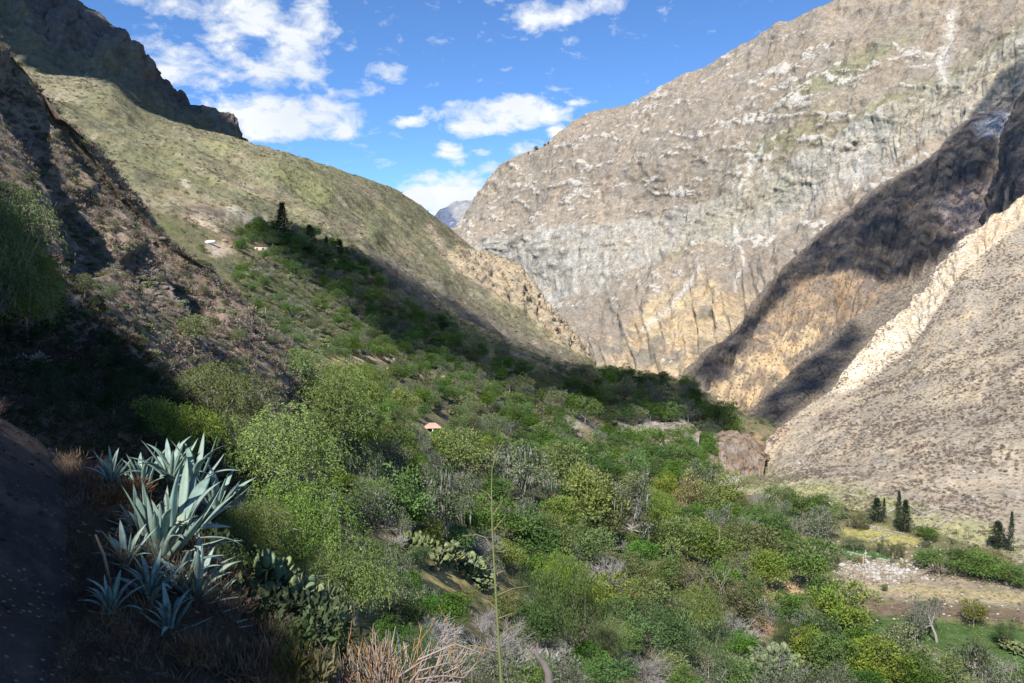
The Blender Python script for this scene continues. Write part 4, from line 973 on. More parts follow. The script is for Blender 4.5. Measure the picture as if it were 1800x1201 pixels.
# prototypes: tuples of (part name, mesh)
PR = {}
def proto(kind, meshes, parts, cat):
    PR.setdefault(kind, []).append((list(zip(parts, meshes)), cat))
for s in range(3): proto('B', broadleaf('yellow_green_tree', 10 + s, (.155, .225, .048), 28, 120, .040, (.22, .22, .05), .10), ('trunk', 'crown'), 'tree')
for s in range(4): proto('G', broadleaf('dark_green_tree', 20 + s, (.09, .175, .034), 27, 120, .038), ('trunk', 'crown'), 'tree')
for s in range(2): proto('V', broadleaf('bright_green_bush', 30 + s, (.085, .17, .034), 24, 120, .040, None, 0, .9), ('trunk', 'crown'), 'bush')
for s in range(2): proto('O', broadleaf('olive_grey_tree', 35 + s, (.125, .17, .06), 26, 120, .034, (.25, .24, .2), .2), ('trunk', 'crown'), 'tree')
proto('Y', broadleaf('orange_topped_tree', 40, (.26, .20, .05), 26, 120, .034, (.12, .15, .04), .35), ('trunk', 'crown'), 'tree')
proto('U', broadleaf('flowering_bush', 41, (.14, .16, .045), 24, 110, .04, (.38, .33, .05), .08), ('trunk', 'crown'), 'bush')
for s in range(4): proto('D', mosstree('moss_draped_tree', 50 + s), ('trunk', 'crown', 'hanging_moss'), 'tree')
proto('E', mosstree('leaning_moss_tree', 57, 12, 50, lean=-.22, strands=220, fork=.35), ('trunk', 'crown', 'hanging_moss'), 'tree')
for s in range(3): proto('M', weeping('pepper_tree', 60 + s, base=(.155, .23, .055)), ('trunk', 'crown'), 'tree')
for s in range(2): proto('F', feathery('feathery_tree', 70 + s), ('trunk', 'crown'), 'tree')
for s in range(2): proto('S', bare('bare_grey_shrub', 80 + s), ('twigs',), 'shrub')
for s in range(2): proto('W', bare('sparse_tree', 84 + s, (.27, .24, .21), 9, 5, (.11, .13, .05)), ('twigs', 'leaves'), 'tree')
for s in range(2): proto('C', conifer('cypress', 90 + s), ('trunk', 'crown'), 'tree')
for s in range(3): proto('P', opuntia('prickly_pear', 95 + s), ('pads',), 'cactus')
for s in range(2): proto('T', bushlet('small_shrub', 100 + s, (.135, .155, .07), 170, .15), ('leaves',), 'shrub')
for s in range(2): proto('R', bushlet('dry_shrub', 104 + s, (.27, .215, .16), 170, .2, .16, True, .7), ('leaves',), 'shrub')
for s in range(2): proto('A', bushlet('sage_shrub', 106 + s, (.20, .22, .16), 180, .2, .2, False, .8), ('leaves',), 'shrub')

for s in range(2): proto('K', broadleaf('shade_toned_bush', 110 + s, (.035, .06, .022), 24, 110, .036, None, 0, .9), ('trunk', 'crown'), 'bush')  # darker copy of the leafy bushes, shade put into the leaf colour
proto('Q', bushlet('shade_toned_dry_shrub', 114, (.075, .058, .042), 170, .2, .16, True, .7), ('leaves',), 'shrub')  # dry shrub again, with shade put into its colour

NM = {'K': ('shade_toned_bush', 'shade-toned bush'), 'Q': ('dry_shrub', 'shade-toned dry shrub'), 'B': ('broadleaf_tree', 'yellow-green tree'), 'G': ('broadleaf_tree', 'dark green tree'), 'V': ('leafy_bush', 'bright green leafy bush'),
      'O': ('olive_tree', 'dull olive-grey tree'), 'Y': ('broadleaf_tree', 'tree with orange-yellow crown'), 'U': ('flowering_bush', 'yellow-tinged bush'),
      'D': ('moss_draped_tree', 'tree hung with grey moss'), 'E': ('moss_draped_tree', 'leaning tree hung with grey moss'), 'M': ('pepper_tree', 'weeping pepper tree'),
      'F': ('feathery_tree', 'feathery fine-leaved tree'), 'S': ('bare_shrub', 'bare silvery-grey shrub'), 'W': ('sparse_tree', 'thinly leaved tree'),
      'C': ('cypress', 'dark cypress'), 'P': ('prickly_pear', 'prickly pear cactus'), 'T': ('small_shrub', 'small dull green shrub'), 'R': ('dry_shrub', 'dry brown shrub'), 'A': ('sage_shrub', 'pale sage shrub')}
GROUND = ['near_ground', 'near_slope', 'valley_ground', 'talus_slope', 'left_mountain', 'gorge_slope', 'shaded_spur', 'right_mountain']
COUNT = {}
def plant(kind, px, pbase, wpx, hpx, label=None, group=None, names=GROUND, sink=0.03, variant=None, hit=None, single=False):
    """stand a plant where the line of sight through the foot of it in the photo meets the ground"""
    h = hit if hit is not None else first_hit(px, pbase, names)
    if h is None: return None
    p = h[0]; sc = p[1] / 1350.0
    w = wpx * sc * 1.2; ht = hpx * sc * 1.12
    if kind == 'M': w *= 1.15; ht *= 1.1
    if kind == 'C': w *= 1.6 if wpx > 14 else 1.3
    v = PR[kind]; parts, cat = v[(random.randrange(len(v)) if variant is None else variant)]
    nm = NM[kind][0]; COUNT[kind] = COUNT.get(kind, 0) + 1
    rz = 0.0 if kind == 'E' else random.uniform(0, 6.28)
    if len(parts) == 1:
        root = add(nm, parts[0][1]); root.location = (float(p[0]), float(p[1]), float(p[2] - ht * sink)); root.rotation_euler = (0, 0, rz)
    else:
        root = empty(nm, (p[0], p[1], p[2] - ht * sink), rz)
        for pn, me in parts:
            q = add(pn, me, root)
            if pn == 'hanging_moss': q['kind'] = 'stuff'
    root.scale = (float(w), float(w), float(ht))
    tag(root, label, cat, group)
    return root

# ---- trees one can point to, from the photo: kind, centre x, top y, bottom y, width, label
HERO = [
 ('M',470,622,720,190,'rounded light green pepper tree below the foot of the dry near slope'),
 ('M',390,650,790,150,'light green pepper tree left of the rounded one, just beyond the shade edge'),
 ('M',570,660,800,170,'wide weeping pepper tree in the middle of the pepper tree clump'),
 ('M',300,705,850,150,'weeping pepper tree rising behind the tallest agave leaves'),
 ('M',480,730,880,200,'twiggy pepper tree with bare grey branches showing in its crown'),
 ('M',620,640,740,100,'pepper tree beside the bright bend of the trail'),
 ('M',530,855,1020,170,'shaded pepper tree to the right of the big blue agave'),
 ('M',625,950,1100,130,'dim pepper tree just above the orange-stemmed dry bush'),
 ('M',-5,350,600,170,'big bright green pepper tree cut by the left edge'),
 ('M',48,405,600,90,'smaller pepper tree just right of the one at the left edge'),
 ('M',440,880,1010,120,'small pepper tree touching the agave leaf tips'),
 ('G',700,800,930,110,'dark leafy tree left of the moss-hung tree with the white trunk'),
 ('O',640,830,970,100,'olive-grey tree between the pepper trees and the central grove'),
 ('D',785,800,960,120,'moss-hung tree with a pale trunk standing in the central grove'),
 ('D',690,755,850,70,'moss-hung tree under the pink roof'),
 ('D',650,770,880,80,'moss-hung tree left of the pink-roofed hut'),
 ('B',815,745,850,95,'yellow-green tree just right of the red roof'),
 ('D',920,760,900,120,'widest moss-hung tree in the middle of the valley'),
 ('D',860,770,880,70,'moss-hung tree behind the thin agave flower stalk'),
 ('B',985,770,870,95,'yellow-green tree topping the central grove beside the eroded bank'),
 ('G',870,860,960,110,'dark tree crossed by the thin agave flower stalk'),
 ('G',930,880,990,120,'dark green tree below the widest moss-hung tree'),
 ('B',965,880,1000,80,'yellow-green tree left of the big bright crown'),
 ('B',1045,800,940,115,'tall yellow-green tree with the brightest crown in the grove'),
 ('D',1110,830,970,110,'dark tree with a long grey moss curtain right of the brightest crown'),
 ('G',1040,905,1000,100,'dark leafy tree at the foot of the brightest crown'),
 ('S',1072,955,1035,80,'bare silvery shrub in the middle of the grove'),
 ('G',1130,940,1010,70,'dark green tree behind the bare silvery shrub'),
 ('Y',1210,818,915,60,'tree with an orange-yellow top near the river boulders'),
 ('B',1240,835,915,60,'green tree right of the orange-topped tree'),
 ('S',1243,860,915,55,'bare white-grey shrub below the orange-topped tree'),
 ('B',1165,835,900,70,'yellow-green tree left of the orange-topped tree'),
 ('B',1180,900,990,90,'yellow-green tree above the grassy clearing'),
 ('B',1255,912,1000,100,'broad yellow-green tree right of the grassy clearing'),
 ('B',1330,915,1000,100,'broad yellow-green tree below the small green field'),
 ('B',1220,900,960,70,'small yellow-green tree between the clearing and the green field'),
 ('O',1298,868,905,52,'olive bush at the foot of the talus'),
 ('G',1333,878,925,48,'dark bush right of the olive bush at the foot of the talus'),
 ('S',1313,893,940,46,'dead white shrub on the small green field'),
 ('D',1370,870,930,44,'small moss-hung tree by the straw-coloured patch'),
 ('U',1135,1000,1050,60,'yellow-tinged bush beside the bare earth patch'),
 ('U',1215,995,1050,100,'wide yellowish brush in the clearing'),
 ('W',1262,970,1095,125,'thinly leaved spreading tree beside the straw field'),
 ('G',1322,1000,1080,60,'green tree on the left edge of the straw field'),
 ('F',1010,990,1170,150,'tall feathery dark green tree at the bottom centre'),
 ('F',1240,1080,1190,130,'feathery tree between the straw field and the bottom edge'),
 ('V',945,1050,1150,80,'bright leafy bush right of the thin agave flower stalk'),
 ('V',1090,1045,1130,90,'bright green bush beside the feathery tree'),
 ('V',1175,1070,1160,100,'bright leafy bush under the bare earth patch'),
 ('S',1130,1115,1195,95,'bare grey shrub at the bottom between green bushes'),
 ('P',1345,1115,1185,80,'largest pale prickly pear at the lower right'),
 ('P',1312,1085,1130,42,'prickly pear above the largest pale one'),
 ('G',1300,1150,1215,110,'dark bush cut by the bottom edge below the largest prickly pear'),
 ('V',1070,1150,1215,100,'bright bush cut by the bottom edge left of the grey shrub'),
 ('G',1420,925,1045,95,'tall dark tree left of the stone heap'),
 ('D',1432,890,970,80,'moss-hung tree by the pale terraces'),
 ('O',1445,885,950,60,'olive-grey tree at the corner of the pale terraces'),
 ('C',1540,876,918,34,'broad dark cypress left of the tall leaning one'),
 ('C',1553,876,912,13,'narrowest cypress behind the broad one'),
 ('C',1578,864,930,17,'tall slim cypress by the stone enclosure'),
 ('C',1590,880,936,30,'dark cypress against the corner of the stone enclosure'),
 ('C',1752,917,965,38,'broad dark cypress near the right edge'),
 ('C',1775,900,970,16,'slim tall cypress at the right edge'),
 ('G',1630,922,950,44,'low dark bush below the stone enclosure'),
 ('V',1555,1025,1040,14,'low green plant on the brown strip'),
 ('O',1500,942,968,46,'pale olive bush left of the green plot'),
 ('W',1547,938,972,22,'thin young tree above the green plot'),
 ('W',1575,942,980,24,'thin young tree beside the wooden post'),
 ('G',1635,960,1000,60,'green hedge tree at the left end of the hedge'),
 ('V',1680,960,1010,70,'green hedge tree in the left middle of the hedge'),
 ('G',1725,962,1020,80,'green hedge tree in the middle of the hedge'),
 ('V',1770,985,1028,70,'bright green hedge tree near the right end of the hedge'),
 ('G',1810,985,1035,60,'green hedge tree cut by the right edge'),
 ('R',1655,978,1010,60,'dry brown brush under the hedge'),
 ('U',1742,962,990,50,'yellowish bush growing out of the hedge'),
 ('B',1485,1010,1118,115,'big rounded tree left of the green meadow'),
 ('S',1425,1045,1110,62,'bare silver shrub left of the big rounded tree'),
 ('E',1648,1040,1128,80,'crooked moss-hung tree leaning over the meadow'),
 ('D',1608,1055,1135,50,'moss-hung tree at the left of the crooked one'),
 ('U',1711,1045,1100,46,'small round tree with yellow flowers alone on the meadow'),
 ('F',1768,1085,1140,46,'feathery grey-green bush at the right of the meadow'),
 ('P',1772,1112,1142,40,'prickly pear at the right edge of the meadow'),
 ('O',1575,1085,1190,115,'olive-green tree at the lower edge of the meadow'),
 ('B',1540,1110,1215,110,'yellow-green tree cut by the bottom edge left of the olive-green one'),
 ('G',1465,1100,1200,95,'dark green tree at the bottom under the big rounded tree'),
 ('D',1712,1115,1200,95,'moss-hung tree at the bottom right'),
 ('S',1745,1130,1200,60,'grey twiggy shrub beside the bottom right moss-hung tree'),
 ('P',1405,1140,1180,44,'prickly pear left of the dark green bottom tree'),
 ('S',1478,1150,1195,48,'bare grey shrub in front of the dark green bottom tree'),
 ('P',1632,1135,1155,30,'small pale prickly pear on the meadow edge'),
 ('P',778,945,1000,62,'pale prickly pear below the pale-trunked moss tree'),
 ('P',820,965,1010,56,'prickly pear above the straw patch'),
 ('P',846,1010,1035,34,'small dark-topped prickly pear on the straw patch'),
 ('P',725,925,985,50,'prickly pear left of the pale one'),
 ('U',818,1035,1065,48,'small yellow bush on the straw patch'),
 ('S',850,1055,1180,150,'wide grey brush right of the orange-stemmed bush'),
 ('S',760,1060,1150,110,'grey brush above the orange-stemmed bush'),
 ('D',700,1000,1090,90,'shaded bush hung with dark grey moss'),
 ('A',900,1120,1200,90,'pale sage-like shrub at the foot of the flower stalk'),
 ('A',980,1130,1200,90,'pale sage-like shrub beside the dead stump'),
 ('B',715,675,735,55,'olive and dark green round tree above the pink-roofed hut'),
 ('C',497,362,428,40,'tallest conifer above the hillside house'),
 ('C',545,398,438,34,'pointed dark conifer right of the tallest one'),
 ('C',574,418,446,18,'small pointed conifer right of the white marker'),
 ('G',528,408,446,40,'dark tree between the tallest conifer and the pointed one'),
 ('G',560,425,456,36,'dark tree at the foot of the pointed conifer'),
 ('C',598,425,455,20,'slim conifer at the upper edge of the shaded wood'),
 ('G',462,385,428,40,'dark round tree above the hillside house'),
 ('G',480,400,438,36,'dark tree between the hillside house and the tallest conifer'),
 ('V',425,420,446,26,'green tree left of the hillside house'),
 ('G',515,405,440,36,'dark tree right of the tallest conifer'),
 ('O',345,545,615,70,'olive-green tree on the dry near slope under the long shadow'),
 ('O',150,478,530,44,'grey-green tree on the near slope beside the big shadow'),
 ('O',195,490,545,36,'grey-green bush on the near slope right of the other'),
 ('P',262,565,580,18,'yellow-green prickly pear in the middle of the near slope'),
 ('P',252,580,596,16,'spiky yellow-green cactus just below the prickly pear'),
 ('P',408,540,556,14,'small cactus near the lower end of the near slope'),
 ('S',105,505,530,34,'white bare shrub at the shade edge'),
 ('S',130,510,535,30,'bare branching shrub next to the white one'),
 ('R',55,610,645,50,'orange-twigged shrub catching light in the shade'),
]
for (k, x, yt, yb, w, lab) in HERO:
    o = plant(k, x, yb, w, yb - yt, lab, names=['valley_ground', 'talus_slope', 'left_mountain'] if (x > 420 or k == 'M' and x > 200) and 'near slope' not in lab.split('below')[0] else GROUND)
    if o is None: print('missed', lab)
# tiny trees along the far skyline
for x, y, s, lab in ((942, 262, 9, 'largest dark tree on the far right skyline'), (958, 255, 6, 'small dark tree on the skyline right of the largest'), (964, 251, 5, 'tiny tree at the top of the skyline row'), (929, 269, 4, 'tiny tree low in the skyline row')):
    plant('G', x, y + 3, s, s, lab, names=['right_mountain'])
print('hero done', sum(COUNT.values()))

tick('heroes')
# ------------------------------------------------------------------ the rest of the wood, tree by tree
LAND = [('pink-roofed hut', 760, 745), ('red roof', 777, 760), ('orange-topped tree', 1210, 870), ('thin agave flower stalk', 868, 900), ('bare silvery shrub', 1072, 990),
 ('stone heap', 1550, 1000), ('straw field', 1375, 1038), ('eroded pale bank', 1150, 752), ('river boulders', 1290, 845), ('hillside house', 460, 432), ('trail bend', 600, 638), ('grassy clearing', 1190, 990),
 ('straw patch', 780, 1020), ('lone round meadow tree', 1711, 1072), ('largest prickly pear', 1345, 1150), ('pale-trunked moss tree', 785, 900), ('white marker', 541, 434), ('forest brink at the gorge', 1215, 680), ('two white field stones', 683, 643),
 ('big blue agave', 310, 940), ('dead stump', 955, 1170), ('rocky gorge mouth', 1310, 790), ('brightest crown', 1045, 860), ('grey arching track', 915, 622), ('big rounded tree', 1485, 1060), ('bare earth patch', 1110, 1040)]
def relation(x, y):
    best = min(LAND, key=lambda l: (l[1] - x) ** 2 + ((l[2] - y) * 1.3) ** 2)
    dx, dy = x - best[1], y - best[2]; d = math.hypot(dx, dy)
    near = 'close ' if d < 30 else ('' if d < 75 else ('well ' if d < 150 else 'far '))
    if abs(dx) > 2.2 * abs(dy): w = 'right of' if dx > 0 else 'left of'
    elif abs(dy) > 2.2 * abs(dx): w = 'below' if dy > 0 else 'above'
    else: w = ('lower' if dy > 0 else 'higher') + (' right of' if dx > 0 else ' left of')
    return near + w + ' the ' + best[0]
def inp(x, y, poly):
    c = False; n = len(poly)
    for k in range(n):
        x0, y0 = poly[k]; x1, y1 = poly[(k + 1) % n]
        if (y0 > y) != (y1 > y) and x < (x1 - x0) * (y - y0) / (y1 - y0) + x0: c = not c
    return c
LAND += [('grey rock patch', 300, 505), ('rusty crest boulder', 386, 468), ('left edge pepper tree', 30, 470), ('long dark gully', 235, 400), ('column cactus', 370, 640), ('dry agave stalk', 330, 575), ('white bare shrub', 105, 512), ('foot of the slope', 500, 640), ('upper crest', 130, 230), ('middle crest', 260, 380),
  ('shade edge', 215, 615), ('dark end of the path', 60, 770), ('shade corner', 320, 690), ('sunlit orange twigs', 55, 620), ('crag foot', 200, 150), ('bare earth cut', 360, 385), ('mountain skyline', 640, 320), ('rocky rib', 600, 400), ('scree chute', 400, 355)]
taken = [(x, yb - (yb - yt) * .35, w * .5) for (k, x, yt, yb, w, lab) in HERO]
def grow_poly(p, f):
    cx = sum(a for a, b in p) / len(p); cy = sum(b for a, b in p) / len(p); return [(cx + (a - cx) * f, cy + (b - cy) * f) for a, b in p]
NOGO = [grow_poly(f[0], 1.4 if max(a for a, b in f[0]) < 1430 and min(b for a, b in f[0]) > 950 else 1.0) for f in FIELDS] + [[(730,728),(800,728),(800,775),(730,765)], [(430,425),(480,425),(480,445),(430,445)], [(355,370),(420,400),(420,450),(355,440)],
  [(1640,640),(1800,600),(1800,930),(1540,930)], [(1085,742),(1130,738),(1200,738),(1220,756),(1160,770),(1090,766)], [(965,705),(1000,715),(1055,755),(1040,785),(990,745)], [(1020,803),(1058,800),(1065,818),(1030,826)],
  [(1250,765),(1340,765),(1340,850),(1260,865),(1250,830)], [(560,628),(700,628),(700,650),(560,655)], [(1470,925),(1625,925),(1625,985),(1470,985)], [(900,615),(950,612),(950,630),(900,632)]]
def size_at(y): return float(np.interp(y, [380, 500, 650, 740, 850, 1000, 1200], [17, 22, 27, 38, 56, 74, 92]))
REG = [
 ('the shaded wood', [(405,425),(440,395),(520,395),(600,430),(650,470),(720,530),(800,580),(870,620),(950,650),(1050,655),(1110,660),(1215,673),(1240,715),(1298,750),(1270,775),(1200,735),(1130,735),(1060,740),(960,705),(860,665),(760,640),(690,610),(640,560),(560,500),(470,455)], 'GGGGGVOOTD', 1.2, .42, 1500),
 ('the bright grove under the bank', [(1050,755),(1150,765),(1240,762),(1260,800),(1285,835),(1200,840),(1100,840),(1070,800)], 'VGGGG', 1.0, .42, 400),
 ('the sunny hillside', [(560,650),(640,560),(700,620),(860,670),(960,710),(1060,760),(1050,800),(1100,850),(1060,860),(900,800),(640,720)], 'GGODTGGVTG', 1.05, .40, 600),
 ('the valley wood', [(600,700),(760,690),(900,760),(1080,830),(1290,865),(1450,900),(1440,990),(1300,1030),(1100,1030),(980,1010),(870,980),(700,960),(640,900),(560,800)], 'BBGDDDGDSVBM', 1.1, .40, 700),
 ('the bottom of the valley', [(660,980),(870,1000),(1080,1010),(1300,1060),(1420,1040),(1560,1110),(1720,1130),(1800,1170),(1850,1215),(700,1215)], 'GVFDSDMGVBS', .95, .42, 500),
 ('the dry shoulder', [(400,470),(470,460),(560,505),(640,570),(620,640),(560,630),(480,580),(430,520)], 'TGTOAGTPG', 1.0, .55, 260),
 ('the grassy mountainside', [(130,240),(330,240),(600,330),(700,440),(760,500),(640,430),(450,385),(330,330)], 'TTTR', .38, 2.2, 90),
 ('the field edge', [(1400,900),(1470,900),(1560,920),(1640,960),(1470,1000),(1400,980)], 'GOWVT', .5, .6, 60),
 ('the near slope', [(90,220),(230,350),(380,490),(520,620),(480,640),(360,690),(300,650),(120,540),(170,470),(60,300)], 'RRTTAROP', .9, .5, 260),
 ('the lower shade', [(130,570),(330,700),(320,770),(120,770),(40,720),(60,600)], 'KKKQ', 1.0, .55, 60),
]
def region_size(rname, y):
    if rname == 'the near slope': return float(np.interp(y, [220, 650], [13, 30]))
    if rname == 'the lower shade': return 48.0
    return size_at(y)
NSING = {}
from collections import defaultdict
pending = []
for rname, poly, kinds, f, sp, nmax in REG:
    xs = [p[0] for p in poly]; ys = [p[1] for p in poly]; tries = 0; got = 0
    while tries < nmax * 14 and got < nmax:
        tries += 1
        x = random.uniform(min(xs), max(xs)); y = random.uniform(min(ys), max(ys))
        if not inp(x, y, poly) or any(inp(x, y, q) for q in NOGO): continue
        k = random.choice(kinds); s = region_size(rname, y) * f * random.uniform(.72, 1.3)
        if k in 'TRAPQ': s *= .62
        if k in 'SU': s *= .8
        if any((x - tx) ** 2 + ((y - ty) * 1.5) ** 2 < ((tr_ + s * .5) * sp * 1.35) ** 2 for tx, ty, tr_ in taken): continue
        taken.append((x, y, s * .5)); got += 1; pending.append((s, k, x, y, rname))
    print(rname, got)
pending.sort(reverse=True)
KIND_CAP = defaultdict(int); OVER = []
for s, k, x, y, rname in pending:
    nm = NM[k][0]
    if KIND_CAP[nm] >= 290: OVER.append((s, k, x, y)); continue
    KIND_CAP[nm] += 1
    asp = {'P': .8, 'T': .75, 'R': .75, 'A': .8, 'S': .8, 'V': .85, 'U': .75, 'C': 2.0}.get(k, random.uniform(.9, 1.15))
    lab = NM[k][1] + ' ' + {'the shaded wood': 'in the shaded wood', 'the sunny hillside': 'on the sunny hillside', 'the valley wood': 'in the valley', 'the bottom of the valley': 'at the valley bottom', 'the dry shoulder': 'on the dry shoulder',
        'the grassy mountainside': 'on the mountainside', 'the field edge': 'by the fields', 'the near slope': 'on the near slope', 'the lower shade': 'in the dark shade', 'the bright grove under the bank': ''}[rname] + ' ' + relation(x, y)
    if rname == 'the bright grove under the bank': lab = NM[k][1] + ' in the bright grove ' + relation(x, y)
    if len(lab.split()) > 16: lab = NM[k][1] + ' ' + relation(x, y)
    plant(k, x, y + s * asp * .35, s, s * asp, lab, NM[k][1].replace('tree', 'trees').replace('cactus', 'cacti').replace('shrub', 'shrubs') + ' of ' + rname)
print('over', len(OVER), dict(KIND_CAP))

tick('trees')
# ------------------------------------------------------------------ ground cover nobody could count
def scatter(name, P_, scl, meshes, label, tilt=0.12):
    n = len(P_); me = bpy.data.meshes.new(name); me.vertices.add(n); me.vertices.foreach_set('co', P_.astype(np.float32).ravel())
    rot = np.stack([RNG.normal(size=n) * tilt, RNG.normal(size=n) * tilt, RNG.uniform(0, 6.28, n)], 1)
    a = me.attributes.new('rot', 'FLOAT_VECTOR', 'POINT'); a.data.foreach_set('vector', rot.astype(np.float32).ravel())
    a = me.attributes.new('scl', 'FLOAT_VECTOR', 'POINT'); a.data.foreach_set('vector', scl.astype(np.float32).ravel())
    a = me.attributes.new('var', 'INT', 'POINT'); a.data.foreach_set('value', RNG.integers(0, len(meshes), n).astype(np.int32))
    ob = add(name, me); tag(ob, label=label, kind='stuff')
    ng = bpy.data.node_groups.new(name, 'GeometryNodeTree'); ng.interface.new_socket('Geometry', in_out='INPUT', socket_type='NodeSocketGeometry'); ng.interface.new_socket('Geometry', in_out='OUTPUT', socket_type='NodeSocketGeometry')
    gi = ng.nodes.new('NodeGroupInput'); go = ng.nodes.new('NodeGroupOutput'); jn = ng.nodes.new('GeometryNodeJoinGeometry')
    def attr(nm, ty):
        q = ng.nodes.new('GeometryNodeInputNamedAttribute'); q.data_type = ty; q.inputs['Name'].default_value = nm
        return next(o for o in q.outputs if o.enabled and o.name == 'Attribute')
    ar, as_, av = attr('rot', 'FLOAT_VECTOR'), attr('scl', 'FLOAT_VECTOR'), attr('var', 'INT')
    e2r = ng.nodes.new('FunctionNodeEulerToRotation'); ng.links.new(ar, e2r.inputs[0])
    for k, m in enumerate(meshes):
        po = bpy.data.objects.new(name + '_seed', m)          # never linked to the scene: only what is scattered shows
        oi = ng.nodes.new('GeometryNodeObjectInfo'); oi.inputs['Object'].default_value = po; oi.inputs['As Instance'].default_value = True
        cm = ng.nodes.new('FunctionNodeCompare'); cm.data_type = 'INT'; cm.operation = 'EQUAL'; ng.links.new(av, cm.inputs[2]); cm.inputs[3].default_value = k
        ip = ng.nodes.new('GeometryNodeInstanceOnPoints'); ng.links.new(gi.outputs[0], ip.inputs['Points']); ng.links.new(cm.outputs[0], ip.inputs['Selection'])
        ng.links.new(oi.outputs['Geometry'], ip.inputs['Instance']); ng.links.new(e2r.outputs[0], ip.inputs['Rotation']); ng.links.new(as_, ip.inputs['Scale'])
        ng.links.new(ip.outputs[0], jn.inputs[0])
    ng.links.new(jn.outputs[0], go.inputs[0])
    md = ob.modifiers.new('scatter', 'NODES'); md.node_group = ng
    return ob
GRID = {}
def surf_points(name, n, mask=None):
    me = bpy.data.objects[name].data; V = np.empty(len(me.vertices) * 3, np.float32); me.vertices.foreach_get('co', V); V = V.reshape(-1, 3).astype(float)
    F = np.empty(len(me.loops), np.int32); me.loops.foreach_get('vertex_index', F); F = F.reshape(-1, 4)
    a, b, c, d = (V[F[:, k]] for k in range(4)); ar = np.linalg.norm(np.cross(c - a, d - b), axis=1) / 2
    cx = (a + c) / 2; px, py = project(cx)
    w = ar * (px > -80) * (px < 1880) * (py > -40) * (py < 1240) * (cx[:, 1] > 0.5)
    if mask is not None: w = w * mask(cx, px, py)
    idx = RNG.choice(len(F), n, p=w / w.sum()); u, v = RNG.random((2, n, 1))
    return (a[idx] * (1 - u) + b[idx] * u) * (1 - v) + (d[idx] * (1 - u) + c[idx] * u) * v
def pm(px, py, poly): return in_poly(px, py, poly).astype(float)
tus = [bushlet('tussock', 200 + s, (.21, .17, .135), 42, .34, .3, True, .9)[0] for s in range(3)]
tusg = [bushlet('herb', 210 + s, (.17, .175, .085), 42, .32, .5, False, .5)[0] for s in range(2)]
def dens(V, s, lo, hi, seed=0): return 0.12 + sstep(lo, hi, fbm(V / s + seed, 3))
P_ = surf_points('talus_slope', 11000, lambda V, px, py: dens(V, 22, -.15, .2) * (1 - .97 * poly_mask(px, py, [(1340,800),(1480,680),(1600,540),(1740,385),(1800,345),(1850,330),(1850,390),(1760,420),(1690,480),(1640,560),(1480,700),(1350,815)], 4)))
s = RNG.uniform(.8, 2.1, (len(P_), 1)); scatter('dry_tussocks', P_, np.concatenate([s, s, s * RNG.uniform(.5, .8, (len(P_), 1))], 1), tus, 'dry brown tussocks dotting the right-hand talus slope')
P_ = surf_points('gorge_slope', 2600, lambda V, px, py: dens(V, 25, -.15, .2))
s = RNG.uniform(1.2, 3.0, (len(P_), 1)); scatter('dark_tussocks', P_, np.concatenate([s, s, s * .6], 1), tus, 'dark tussocks on the shaded slope of the gorge')
pads = [opuntia('cactus_cover', 220 + s, (.15, .20, .075), 4, 1)[0] for s in range(3)]
P_ = surf_points('talus_slope', 1500, lambda V, px, py: dens(V, 9, -.05, .15) * pm(px, py, [(1285,845),(1350,835),(1450,848),(1560,872),(1660,912),(1800,950),(1800,985),(1655,955),(1560,915),(1430,892),(1330,875)]))
s = RNG.uniform(1.0, 2.0, (len(P_), 1)); scatter('prickly_pear_cover', P_, np.concatenate([s, s, s * .8], 1), pads, 'prickly pear scrub along the foot of the talus slope')
P_ = surf_points('valley_ground', 4200, lambda V, px, py: dens(V, 14, -.1, .15) * np.clip(pm(px, py, [(395,440),(560,500),(640,590),(760,690),(760,730),(700,735),(600,650),(540,640),(480,590),(400,500)]) , 0, 1))
s = RNG.uniform(.7, 1.7, (len(P_), 1)); scatter('prickly_pear_cover', P_, np.concatenate([s, s, s * .8], 1), pads, 'prickly pear scrub over the sunny shoulder left of the wood')
nogo = NOGO
def offf(px, py):
    m = np.ones(px.shape)
    for q in nogo: m *= 1 - pm(px, py, q)
    return m
P_ = surf_points('valley_ground', 9000, lambda V, px, py: offf(px, py) * (60 / np.maximum(V[:, 1], 60)) ** .7 * (py > 380))
s = (RNG.uniform(.006, .016, len(P_)) * np.maximum(P_[:, 1], 50) ** .85 * 1.6)[:, None]; scatter('undergrowth', P_, np.concatenate([s, s, s * .8], 1), tusg + [PR['T'][0][0][0][1], PR['T'][1][0][0][1], PR['R'][0][0][0][1], PR['A'][0][0][0][1]], 'mixed green and brown undergrowth between the valley trees')
P_ = surf_points('left_mountain', 9000, lambda V, px, py: dens(V, 60, -.2, .2))
s = RNG.uniform(1.0, 2.8, (len(P_), 1)); scatter('mountain_scrub', P_, np.concatenate([s, s, s * .6], 1), tusg + tus[:1], 'low olive scrub covering the left mountainside')
tusd = [bushlet('dark_tussock', 230 + s, (.07, .06, .035), 42, .34, .35, True, .8)[0] for s in range(3)]  # tussock copy darkened, shade of the slope foot in its colour
P_ = surf_points('near_slope', 5000, lambda V, px, py: dens(V, 5, -.2, .15) * (V[:, 1] > 62))
s = (RNG.uniform(.010, .028, len(P_)) * P_[:, 1])[:, None] * .55; scatter('slope_scrub', P_, np.concatenate([s, s, s * .85], 1), tus + [PR['T'][0][0][0][1], PR['R'][0][0][0][1], PR['R'][1][0][0][1], PR['A'][0][0][0][1]], 'dry scrub and grass covering the near left slope')
P_ = surf_points('near_slope', 4000, lambda V, px, py: (V[:, 1] < 66) * np.clip(30 / V[:, 1], .2, 3))
